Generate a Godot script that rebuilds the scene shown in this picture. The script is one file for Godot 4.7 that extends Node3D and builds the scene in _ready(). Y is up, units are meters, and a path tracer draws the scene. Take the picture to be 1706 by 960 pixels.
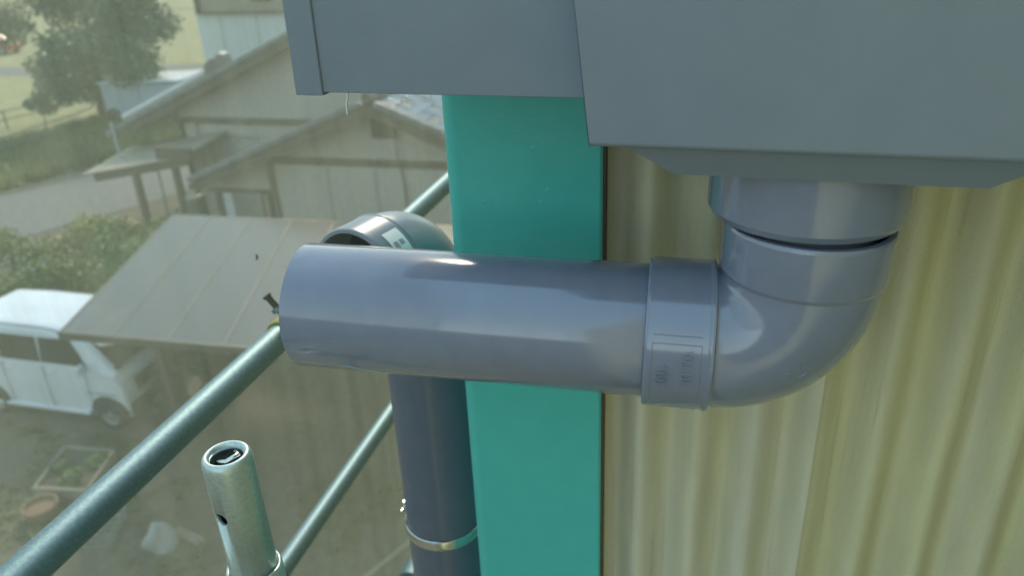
extends Node3D
# A loose grey rainwater pipe hangs from a gutter outlet at the corner of a slate-clad building;
# beyond the scaffold's guard rails and mesh sheet lie a carport with a van, tiled houses and fields.

const H := 7.5            # height of the camera above the ground
const UPV := Vector3.UP

var rng := RandomNumberGenerator.new()
var M := {}
var used := {}

# ---------------------------------------------------------------- geometry
class Geo:
	var v := PackedVector3Array()
	var n := PackedVector3Array()
	var c := PackedColorArray()
	var uv := PackedVector2Array()
	var col := Color.WHITE
	var has_uv := false

	func tri(a: Vector3, b: Vector3, d: Vector3, na: Vector3, nb: Vector3, nd: Vector3, ua := Vector2.ZERO, ub := Vector2.ZERO, ud := Vector2.ZERO) -> void:
		var g := (d - a).cross(b - a)
		if g.dot(na + nb + nd) < 0.0:
			v.append_array([a, d, b]); n.append_array([na, nd, nb]); uv.append_array([ua, ud, ub])
		else:
			v.append_array([a, b, d]); n.append_array([na, nb, nd]); uv.append_array([ua, ub, ud])
		c.append_array([col, col, col])

	func quad(a: Vector3, b: Vector3, d: Vector3, e: Vector3, nn: Vector3) -> void:
		tri(a, b, d, nn, nn, nn, Vector2(0, 0), Vector2(1, 0), Vector2(1, 1))
		tri(a, d, e, nn, nn, nn, Vector2(0, 0), Vector2(1, 1), Vector2(0, 1))

	# points away from "inside"
	func face(a: Vector3, b: Vector3, d: Vector3, e: Vector3, inside: Vector3) -> void:
		var nn := (d - a).cross(b - e)
		if nn.length() < 1e-12:
			nn = (b - a).cross(d - a)
		nn = nn.normalized()
		if nn.dot((a + b + d + e) * 0.25 - inside) < 0.0:
			nn = -nn
		quad(a, b, d, e, nn)

	func box(at: Vector3, size: Vector3, bev := 0.0, basis := Basis.IDENTITY) -> void:
		var h := size * 0.5
		var b := minf(bev, minf(h.x, minf(h.y, h.z)) * 0.95)
		for ax in 3:
			var u := (ax + 1) % 3
			var w := (ax + 2) % 3
			for s in [-1.0, 1.0]:
				var nn := Vector3.ZERO; nn[ax] = s
				var p: Array = []
				for k in [[-1, -1], [1, -1], [1, 1], [-1, 1]]:
					var q := Vector3.ZERO
					q[ax] = s * h[ax]; q[u] = k[0] * (h[u] - b); q[w] = k[1] * (h[w] - b)
					p.append(at + basis * q)
				quad(p[0], p[1], p[2], p[3], basis * nn)
		if b <= 0.0:
			return
		for ax in 3:
			var u := (ax + 1) % 3
			var w := (ax + 2) % 3
			for s in [-1.0, 1.0]:
				for t in [-1.0, 1.0]:
					var p: Array = []
					for k in [[0, -1], [0, 1], [1, 1], [1, -1]]:
						var q := Vector3.ZERO
						q[ax] = k[1] * (h[ax] - b)
						q[u] = s * (h[u] - (b if k[0] == 0 else 0.0))
						q[w] = t * (h[w] - (0.0 if k[0] == 0 else b))
						p.append(at + basis * q)
					var nn := Vector3.ZERO; nn[u] = s; nn[w] = t
					quad(p[0], p[1], p[2], p[3], basis * nn.normalized())
		for s in [-1.0, 1.0]:
			for t in [-1.0, 1.0]:
				for r in [-1.0, 1.0]:
					var k := Vector3(s, t, r)
					var p: Array = []
					for ax in 3:
						var q := k * (h - Vector3(b, b, b)); q[ax] = k[ax] * h[ax]
						p.append(at + basis * q)
					var nn := basis * k.normalized()
					tri(p[0], p[1], p[2], nn, nn, nn)

	# profile: (along, radius); axis from origin o along z-axis of basis "f" (f.z is the axis)
	func lathe(o: Vector3, f: Basis, prof: Array, seg := 32, a0 := 0.0, a1 := TAU, soft := 0.75) -> void:
		var m := prof.size()
		var sn: Array = []
		for i in m - 1:
			var d: Vector2 = prof[i + 1] - prof[i]
			sn.append(Vector2(-d.y, d.x).normalized())
		for i in m - 1:
			var n0: Vector2 = sn[i]
			var n1: Vector2 = sn[i]
			if i > 0 and sn[i - 1].dot(sn[i]) > soft: n0 = (sn[i - 1] + sn[i]).normalized()
			if i < m - 2 and sn[i + 1].dot(sn[i]) > soft: n1 = (sn[i + 1] + sn[i]).normalized()
			for k in seg:
				var t0 := a0 + (a1 - a0) * k / seg
				var t1 := a0 + (a1 - a0) * (k + 1) / seg
				var e0 := f.x * cos(t0) + f.y * sin(t0)
				var e1 := f.x * cos(t1) + f.y * sin(t1)
				var p00: Vector3 = o + f.z * prof[i].x + e0 * prof[i].y
				var p01: Vector3 = o + f.z * prof[i].x + e1 * prof[i].y
				var p10: Vector3 = o + f.z * prof[i + 1].x + e0 * prof[i + 1].y
				var p11: Vector3 = o + f.z * prof[i + 1].x + e1 * prof[i + 1].y
				var m00 := f.z * n0.x + e0 * n0.y
				var m01 := f.z * n0.x + e1 * n0.y
				var m10 := f.z * n1.x + e0 * n1.y
				var m11 := f.z * n1.x + e1 * n1.y
				if prof[i].y > 1e-6: tri(p00, p01, p11, m00, m01, m11)
				if prof[i + 1].y > 1e-6: tri(p00, p11, p10, m00, m11, m10)

	func tube(path: Array, r: float, seg := 10, cap := true) -> void:
		var m := path.size()
		var prev := Vector3.ZERO
		var rings: Array = []
		for i in m:
			var t: Vector3 = (path[mini(i + 1, m - 1)] - path[maxi(i - 1, 0)]).normalized()
			var x := prev
			if i == 0:
				x = t.cross(Vector3.UP if absf(t.y) < 0.9 else Vector3.RIGHT)
			x = (x - t * x.dot(t)).normalized()
			prev = x
			rings.append([path[i], x, t.cross(x)])
		for i in m - 1:
			for k in seg:
				var a := TAU * k / seg
				var b := TAU * (k + 1) / seg
				var r0: Array = rings[i]
				var r1: Array = rings[i + 1]
				var n00: Vector3 = r0[1] * cos(a) + r0[2] * sin(a)
				var n01: Vector3 = r0[1] * cos(b) + r0[2] * sin(b)
				var n10: Vector3 = r1[1] * cos(a) + r1[2] * sin(a)
				var n11: Vector3 = r1[1] * cos(b) + r1[2] * sin(b)
				tri(r0[0] + n00 * r, r0[0] + n01 * r, r1[0] + n11 * r, n00, n01, n11)
				tri(r0[0] + n00 * r, r1[0] + n11 * r, r1[0] + n10 * r, n00, n11, n10)
		if cap:
			for e in [0, m - 1]:
				var q: Array = rings[e]
				var t: Vector3 = (path[1] - path[0]).normalized() * -1.0 if e == 0 else (path[m - 1] - path[m - 2]).normalized()
				for k in seg:
					var a := TAU * k / seg
					var b := TAU * (k + 1) / seg
					tri(q[0], q[0] + (q[1] * cos(a) + q[2] * sin(a)) * r, q[0] + (q[1] * cos(b) + q[2] * sin(b)) * r, t, t, t)

	# polygon in the plane of f.x, f.y pushed along f.z from d0 to d1
	func prism(o: Vector3, f: Basis, poly: PackedVector2Array, d0: float, d1: float) -> void:
		var ids := Geometry2D.triangulate_polygon(poly)
		for e in [[d0, -f.z], [d1, f.z]]:
			for k in ids.size() / 3:
				var p: Array = []
				for j in 3:
					var q := poly[ids[k * 3 + j]]
					p.append(o + f.x * q.x + f.y * q.y + f.z * e[0])
				tri(p[0], p[1], p[2], e[1], e[1], e[1])
		var area := 0.0
		for k in poly.size():
			var a := poly[k]
			var b := poly[(k + 1) % poly.size()]
			area += a.x * b.y - b.x * a.y
		for k in poly.size():
			var a := poly[k]
			var b := poly[(k + 1) % poly.size()]
			var d := b - a
			var nn2 := Vector2(d.y, -d.x).normalized() * signf(area)
			var nn := f.x * nn2.x + f.y * nn2.y
			quad(o + f.x * a.x + f.y * a.y + f.z * d0, o + f.x * b.x + f.y * b.y + f.z * d0, o + f.x * b.x + f.y * b.y + f.z * d1, o + f.x * a.x + f.y * a.y + f.z * d1, nn)

	# rows of points, normals from the grid itself, facing "towards"
	func grid(p: Array, towards: Vector3, u0 := 0.0, u1 := 1.0, v0 := 0.0, v1 := 1.0) -> void:
		var rows := p.size()
		var cols: int = p[0].size()
		var nn: Array = []
		for i in rows:
			var row: Array = []
			for j in cols:
				var du: Vector3 = p[i][mini(j + 1, cols - 1)] - p[i][maxi(j - 1, 0)]
				var dv: Vector3 = p[mini(i + 1, rows - 1)][j] - p[maxi(i - 1, 0)][j]
				var q := du.cross(dv).normalized()
				row.append(q if q.dot(towards) >= 0.0 else -q)
			nn.append(row)
		for i in rows - 1:
			for j in cols - 1:
				var ua := Vector2(lerpf(u0, u1, float(j) / (cols - 1)), lerpf(v0, v1, float(i) / (rows - 1)))
				var ud := Vector2(lerpf(u0, u1, float(j + 1) / (cols - 1)), lerpf(v0, v1, float(i + 1) / (rows - 1)))
				tri(p[i][j], p[i][j + 1], p[i + 1][j + 1], nn[i][j], nn[i][j + 1], nn[i + 1][j + 1], ua, Vector2(ud.x, ua.y), ud)
				tri(p[i][j], p[i + 1][j + 1], p[i + 1][j], nn[i][j], nn[i + 1][j + 1], nn[i + 1][j], ua, ud, Vector2(ua.x, ud.y))

	func mesh() -> ArrayMesh:
		var a := []
		a.resize(Mesh.ARRAY_MAX)
		a[Mesh.ARRAY_VERTEX] = v; a[Mesh.ARRAY_NORMAL] = n; a[Mesh.ARRAY_COLOR] = c; a[Mesh.ARRAY_TEX_UV] = uv
		var m := ArrayMesh.new()
		m.add_surface_from_arrays(Mesh.PRIMITIVE_TRIANGLES, a)
		return m


# axis bases for lathes and prisms: the last column is the axis
func along_x() -> Basis: return Basis(Vector3(0, 1, 0), Vector3(0, 0, 1), Vector3(1, 0, 0))
func along_y() -> Basis: return Basis(Vector3(0, 0, 1), Vector3(1, 0, 0), Vector3(0, 1, 0))
func along_z() -> Basis: return Basis(Vector3(1, 0, 0), Vector3(0, 1, 0), Vector3(0, 0, 1))
func along(d: Vector3) -> Basis:
	d = d.normalized()
	var x := d.cross(UPV if absf(d.y) < 0.9 else Vector3.RIGHT).normalized()
	return Basis(x, d.cross(x), d)

# ---------------------------------------------------------------- nodes
func numbered(called: String) -> String:
	if not used.has(called):
		used[called] = 0
		return called
	used[called] += 1
	return "%s_%03d" % [called, used[called]]

func thing(called: String, label: String, category: String, at := Vector3.ZERO, group := "") -> Node3D:
	var o := Node3D.new()
	o.name = numbered(called)
	o.position = at
	add_child(o)
	o.set_meta("label", label); o.set_meta("category", category)
	if group: o.set_meta("group", group)
	return o

# a part whose geometry is written in world coordinates
func part(t: Node3D, called: String, g: Geo, m: Material) -> MeshInstance3D:
	var o := MeshInstance3D.new()
	o.name = called
	o.mesh = g.mesh()
	o.material_override = m
	t.add_child(o, true)
	if t != self and t.get_parent() == self and not t is MeshInstance3D:
		o.transform = t.transform.affine_inverse()
	return o

# a part whose geometry is written in the thing's own coordinates
func own(t: Node3D, called: String, mesh: Mesh, m: Material, tr := Transform3D.IDENTITY) -> MeshInstance3D:
	var o := MeshInstance3D.new()
	o.name = called
	o.mesh = mesh
	o.material_override = m
	o.transform = tr
	t.add_child(o, true)
	return o

func ground(called: String, g: Geo, m: Material, kind := "structure") -> MeshInstance3D:
	var o := MeshInstance3D.new()
	o.name = numbered(called)
	o.mesh = g.mesh()
	o.material_override = m
	add_child(o)
	o.set_meta("kind", kind)
	return o

# ---------------------------------------------------------------- materials
func lin(r: float, g: float, b: float, a := 1.0) -> Color:
	var k := Color(r, g, b, a).linear_to_srgb()
	k.a = a
	return k

func noise(freq: float, seed_: int, lo: Color, hi: Color, size := 512, mid = null, at := 0.5) -> NoiseTexture2D:
	var f := FastNoiseLite.new()
	f.seed = seed_
	f.noise_type = FastNoiseLite.TYPE_SIMPLEX_SMOOTH
	f.fractal_type = FastNoiseLite.FRACTAL_FBM
	f.fractal_octaves = 5
	f.frequency = freq
	var t := NoiseTexture2D.new()
	t.width = size; t.height = size
	t.seamless = true
	t.noise = f
	var r := Gradient.new()
	r.set_color(0, lo); r.set_color(1, hi)
	if mid != null: r.add_point(at, mid)
	t.color_ramp = r
	return t

func mat(called: String, base: Color, rough: float, metal := 0.0) -> StandardMaterial3D:
	var m := StandardMaterial3D.new()
	m.resource_name = called
	m.albedo_color = base
	m.roughness = rough
	m.metallic = metal
	M[called] = m
	return m

# colour that wanders between two tones, laid on in world or own coordinates
func grainy(called: String, a: Color, b: Color, rough: float, scale: Vector3, freq := 0.02, seed_ := 1, mid = null) -> StandardMaterial3D:
	var m := mat(called, Color.WHITE, rough)
	m.albedo_texture = noise(freq, seed_, a, b, 512, mid)
	m.uv1_triplanar = true
	m.uv1_world_triplanar = true
	m.uv1_scale = scale
	return m

func relief(m: StandardMaterial3D, freq: float, seed_: int, cm: float) -> void:
	m.heightmap_enabled = true
	m.heightmap_texture = noise(freq, seed_, Color.BLACK, Color.WHITE, 512)
	m.heightmap_scale = cm

func materials() -> void:
	var m := grainy("grey_pvc", lin(0.158, 0.185, 0.255), lin(0.182, 0.210, 0.282), 0.24, Vector3(3, 3, 3), 0.02, 3)
	m.roughness = 0.16
	m.metallic_specular = 0.62
	m.clearcoat_enabled = true
	m.clearcoat = 0.7
	m.clearcoat_roughness = 0.07
	m.clearcoat_texture = noise(0.035, 16, Color(0.35, 0.35, 0.35), Color(1, 1, 1))
	m = grainy("pale_pvc", lin(0.215, 0.245, 0.270), lin(0.245, 0.275, 0.300), 0.30, Vector3(3, 3, 3), 0.02, 14)
	m = grainy("gutter_pvc", lin(0.165, 0.205, 0.248), lin(0.182, 0.222, 0.265), 0.36, Vector3(2, 2, 2), 0.015, 5)
	m = grainy("downpipe_pvc", lin(0.095, 0.118, 0.165), lin(0.112, 0.135, 0.182), 0.20, Vector3(3, 3, 3), 0.02, 4)
	m = grainy("teal_paint", lin(0.060, 0.435, 0.405), lin(0.070, 0.465, 0.430), 0.34, Vector3(2, 2, 2), 0.02, 6)
	relief(m, 0.012, 61, 0.05)
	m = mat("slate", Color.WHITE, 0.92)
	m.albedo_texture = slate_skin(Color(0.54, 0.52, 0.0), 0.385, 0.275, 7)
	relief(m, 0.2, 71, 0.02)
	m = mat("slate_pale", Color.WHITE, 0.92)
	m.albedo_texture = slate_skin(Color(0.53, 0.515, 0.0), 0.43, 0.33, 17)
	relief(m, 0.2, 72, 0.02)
	m = grainy("slate_roof", lin(0.22, 0.21, 0.18), lin(0.34, 0.33, 0.30), 0.92, Vector3(1, 1, 1), 0.02, 8)
	m = grainy("galvanised", lin(0.14, 0.215, 0.235), lin(0.26, 0.35, 0.365), 0.54, Vector3(9, 9, 9), 0.03, 11)
	m.metallic = 0.88
	relief(m, 0.08, 12, 0.015)
	m = grainy("new_galvanised", lin(0.40, 0.50, 0.49), lin(0.62, 0.70, 0.68), 0.40, Vector3(12, 12, 12), 0.03, 15)
	m.metallic = 0.7
	m = mat("bright_steel", lin(0.72, 0.71, 0.66), 0.16, 1.0)
	m = mat("dark_steel", lin(0.10, 0.09, 0.07), 0.45, 0.7)
	m = grainy("yellow_zinc", lin(0.30, 0.30, 0.08), lin(0.42, 0.38, 0.10), 0.4, Vector3(20, 20, 20), 0.03, 13)
	m.metallic = 0.6
	mat("white_label", lin(0.78, 0.80, 0.78), 0.4)
	mat("grey_ink", lin(0.30, 0.32, 0.33), 0.5)
	mat("white_string", lin(0.75, 0.75, 0.70), 0.9)
	mat("black_plastic", lin(0.02, 0.02, 0.02), 0.5)

	# background
	m = grainy("yard_earth", lin(0.075, 0.063, 0.044), lin(0.15, 0.13, 0.092), 0.95, Vector3(0.35, 0.35, 0.35), 0.03, 21, lin(0.108, 0.092, 0.064))
	relief(m, 0.1, 22, 1.2)
	m = grainy("asphalt", lin(0.10, 0.10, 0.095), lin(0.19, 0.185, 0.17), 0.92, Vector3(0.25, 0.25, 0.25), 0.03, 23)
	m = grainy("field_grass", lin(0.19, 0.185, 0.085), lin(0.34, 0.29, 0.15), 0.95, Vector3(0.06, 0.06, 0.06), 0.03, 24, lin(0.25, 0.235, 0.105))
	m = grainy("bank_grass", lin(0.10, 0.14, 0.04), lin(0.22, 0.25, 0.08), 0.95, Vector3(0.2, 0.2, 0.2), 0.03, 25)
	m = mat("leaf", Color.WHITE, 0.55)
	m.vertex_color_use_as_albedo = true
	m.backlight_enabled = true
	m.backlight = Color(0.5, 0.5, 0.5)
	m.cull_mode = BaseMaterial3D.CULL_DISABLED
	grainy("bark", lin(0.06, 0.05, 0.035), lin(0.12, 0.10, 0.07), 0.95, Vector3(2, 2, 2), 0.05, 26)
	grainy("plaster", lin(0.35, 0.33, 0.29), lin(0.44, 0.415, 0.365), 0.92, Vector3(0.5, 0.5, 0.5), 0.02, 27)
	grainy("white_wall", lin(0.52, 0.56, 0.57), lin(0.62, 0.65, 0.65), 0.8, Vector3(0.4, 0.4, 0.4), 0.02, 28)
	grainy("timber", lin(0.062, 0.048, 0.036), lin(0.115, 0.092, 0.07), 0.8, Vector3(2, 2, 2), 0.03, 29)
	grainy("tan_sheet", lin(0.24, 0.20, 0.15), lin(0.33, 0.28, 0.22), 0.6, Vector3(0.6, 0.6, 0.6), 0.03, 30)
	mat("tile_a", lin(0.42, 0.43, 0.43), 0.18, 0.85)
	mat("tile_b", lin(0.24, 0.24, 0.235), 0.32, 0.6)
	mat("tile_c", lin(0.26, 0.26, 0.265), 0.20, 0.8)
	mat("verge_a", lin(0.13, 0.13, 0.13), 0.45)
	mat("verge_b", lin(0.10, 0.10, 0.102), 0.4)
	m = mat("carport_panel", lin(0.072, 0.070, 0.069, 0.80), 0.25)
	m.transparency = BaseMaterial3D.TRANSPARENCY_ALPHA
	mat("carport_bar", lin(0.085, 0.078, 0.072), 0.5)
	mat("bronze_frame", lin(0.11, 0.095, 0.08), 0.4, 0.4)
	m = mat("white_paint", lin(0.64, 0.67, 0.68), 0.25)
	m.clearcoat_enabled = true; m.clearcoat = 0.6; m.clearcoat_roughness = 0.08
	mat("red_paint", lin(0.45, 0.05, 0.03), 0.3)
	mat("dark_glass", lin(0.022, 0.025, 0.024), 0.06)
	mat("rubber", lin(0.025, 0.025, 0.025), 0.85)
	mat("wheel_silver", lin(0.35, 0.36, 0.36), 0.4, 0.7)
	mat("seam", lin(0.05, 0.05, 0.05), 0.7)
	mat("lamp_lens", lin(0.6, 0.6, 0.6), 0.12)
	mat("terracotta", lin(0.19, 0.115, 0.07), 0.85)
	mat("pale_wood", lin(0.25, 0.225, 0.165), 0.85)
	mat("pale_plastic", lin(0.26, 0.27, 0.25), 0.5)
	mat("dark_green_plastic", lin(0.04, 0.06, 0.045), 0.5)
	mat("fence_metal", lin(0.16, 0.16, 0.14), 0.6, 0.3)
	mat("blue_grey_sheet", lin(0.33, 0.39, 0.43), 0.55)

	# scaffold sheet: open woven polyester, a little of it lit, most of it air
	m = mat("scaffold_mesh", lin(0.53, 0.515, 0.395, 0.298), 0.9)
	m.transparency = BaseMaterial3D.TRANSPARENCY_ALPHA
	m.albedo_texture = weave()
	m.cull_mode = BaseMaterial3D.CULL_DISABLED
	m.backlight_enabled = true
	m.backlight = Color(0.8, 0.8, 0.8)

# fibre cement: speckled cream with ragged dirt runs, thickened along the grooves to paint in wave shade (one wave = 1/11 of the width)
func slate_skin(tone: Color, blue_cool: float, blue_warm: float, seed_: int) -> ImageTexture:
	var w := 1408
	var h := 1024
	var im := Image.create(w, h, false, Image.FORMAT_RGBA8)
	var a := FastNoiseLite.new(); a.seed = seed_; a.frequency = 0.02; a.fractal_octaves = 5
	var b := FastNoiseLite.new(); b.seed = seed_ + 1; b.frequency = 0.5; b.fractal_octaves = 2
	var d := FastNoiseLite.new(); d.seed = seed_ + 2; d.frequency = 0.03; d.fractal_octaves = 4
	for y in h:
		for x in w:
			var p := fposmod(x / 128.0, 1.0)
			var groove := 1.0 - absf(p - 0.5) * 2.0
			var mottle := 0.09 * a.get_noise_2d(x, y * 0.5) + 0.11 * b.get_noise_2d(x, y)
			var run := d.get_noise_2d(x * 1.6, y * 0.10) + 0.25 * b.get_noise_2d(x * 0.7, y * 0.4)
			var dirt_shade := clampf((run - 0.50 + 0.26 * groove * groove) * 3.0, 0.0, 1.0) * (0.16 + 0.14 * b.get_noise_2d(x * 1.3, y * 1.3))
			var k := (1.0 + mottle) * (1.0 - dirt_shade)
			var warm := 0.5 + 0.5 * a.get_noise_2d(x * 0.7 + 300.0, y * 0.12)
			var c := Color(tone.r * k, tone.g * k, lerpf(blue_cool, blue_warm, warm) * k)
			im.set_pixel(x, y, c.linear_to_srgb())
	return ImageTexture.create_from_image(im)

# cloth of the scaffold sheet: threads that lie denser and looser, in warp stripes
func weave() -> ImageTexture:
	var im := Image.create(1024, 256, false, Image.FORMAT_RGBA8)
	var f := FastNoiseLite.new()
	f.seed = 41; f.frequency = 0.02; f.fractal_octaves = 4
	var w := FastNoiseLite.new()
	w.seed = 42; w.frequency = 0.015; w.fractal_octaves = 3
	for x in 1024:
		var warp := 0.88 + 0.40 * f.get_noise_2d(x * 1.1, 0.0) + 0.08 * f.get_noise_2d(x * 9.0, 50.0)
		for y in 256:
			var a := clampf(warp + 0.07 * w.get_noise_2d(x, y * 0.5) + 0.03 * f.get_noise_2d(x * 0.3, y * 11.0), 0.4, 1.0)
			im.set_pixel(x, y, Color(1, 1, 1, a))
	return ImageTexture.create_from_image(im)

# ---------------------------------------------------------------- foreground
# elbow in its own frame: one socket up +Y, the other along -X, axes crossing at the origin
func elbow_parts(t: Node3D, m: Material, cut := 0.0) -> void:
	var rb := 0.0625
	var r := 0.0603
	var g := Geo.new()
	var rows: Array = []
	var steps := 20
	var ring := 48
	var ctr := Vector3(-rb, rb, 0)
	var pts: Array = []
	var nrm: Array = []
	for i in steps + 1:
		var a := PI * 0.5 * i / steps
		var out := Vector3(cos(a), -sin(a), 0)
		var row: Array = []
		var nrow: Array = []
		for k in ring + 1:
			var b := TAU * k / ring
			var d := out * cos(b) + Vector3(0, 0, 1) * sin(b)
			row.append(ctr + out * rb + d * r)
			nrow.append(d)
		pts.append(row); nrm.append(nrow)
	for i in steps:
		for k in ring:
			g.tri(pts[i][k], pts[i][k + 1], pts[i + 1][k + 1], nrm[i][k], nrm[i][k + 1], nrm[i + 1][k + 1])
			g.tri(pts[i][k], pts[i + 1][k + 1], pts[i + 1][k], nrm[i][k], nrm[i + 1][k + 1], nrm[i + 1][k])
	own(t, "bend", g.mesh(), m)
	# the two sockets: a small shoulder, a slightly thicker wall and an open mouth
	var prof := [Vector2(0.0, 0.0603), Vector2(0.0012, 0.0606), Vector2(0.0032, 0.0624), Vector2(0.0050, 0.0628), Vector2(0.050 - cut, 0.0631), Vector2(0.0528 - cut, 0.0628), Vector2(0.054 - cut, 0.0618), Vector2(0.054 - cut, 0.0578), Vector2(0.046 - cut, 0.0573), Vector2(0.004, 0.0571), Vector2(0.0, 0.056)]
	g = Geo.new()
	g.lathe(Vector3(0, rb, 0), along_y(), prof, 64)
	own(t, "socket", g.mesh(), m)
	g = Geo.new()
	prof = [Vector2(-0.001, 0.0603), Vector2(0.0005, 0.0608), Vector2(0.0018, 0.0640), Vector2(0.0030, 0.0644), Vector2(0.0046, 0.0643), Vector2(0.0058, 0.0634), Vector2(0.0068, 0.0632), Vector2(0.0515, 0.0632), Vector2(0.0535, 0.0628), Vector2(0.0545, 0.0618), Vector2(0.0545, 0.0578), Vector2(0.046, 0.0573), Vector2(0.004, 0.0571), Vector2(0.0, 0.056)]
	g.lathe(Vector3(-rb, 0, 0), Basis(Vector3(0, 1, 0), Vector3(0, 0, -1), Vector3(-1, 0, 0)), prof, 64)
	own(t, "socket", g.mesh(), m)

# raised lettering that runs down round a cylinder lying along x; x0 is the base line
func curved_text(t: Node3D, called: String, text: String, size: float, x0: float, r: float, phi0: float, m: Material, relief_by: float) -> void:
	var tm := TextMesh.new()
	var sf := SystemFont.new()
	sf.font_names = PackedStringArray(["Droid Sans"])
	tm.font = sf
	tm.text = text
	tm.font_size = 64
	tm.pixel_size = size / 64.0
	tm.depth = 1.0
	tm.curve_step = 1.0
	tm.horizontal_alignment = HORIZONTAL_ALIGNMENT_CENTER
	var a := tm.get_mesh_arrays()
	if a.is_empty():
		return
	var vs: PackedVector3Array = a[Mesh.ARRAY_VERTEX]
	var ns: PackedVector3Array = a[Mesh.ARRAY_NORMAL]
	var g := Geo.new()
	var idx = a[Mesh.ARRAY_INDEX]
	if idx == null:
		idx = range(vs.size())
	var bend := func(p: Vector3) -> Vector3:
		var phi := phi0 - p.x / r
		var rad := r - 0.0004 + (relief_by + 0.0004) * (p.z + 0.5)
		return Vector3(x0 + p.y, rad * sin(phi), rad * cos(phi))
	for k in idx.size() / 3:
		var p: Array = []
		var q: Array = []
		for j in 3:
			var i: int = idx[k * 3 + j]
			p.append(bend.call(vs[i]))
			var phi := phi0 - vs[i].x / r
			var nn := ns[i]
			q.append((Vector3(0, -cos(phi), sin(phi)) * nn.x + Vector3(1, 0, 0) * nn.y + Vector3(0, sin(phi), cos(phi)) * nn.z).normalized())
		g.tri(p[0], p[1], p[2], q[0], q[1], q[2])
	own(t, called, g.mesh(), m)

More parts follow.
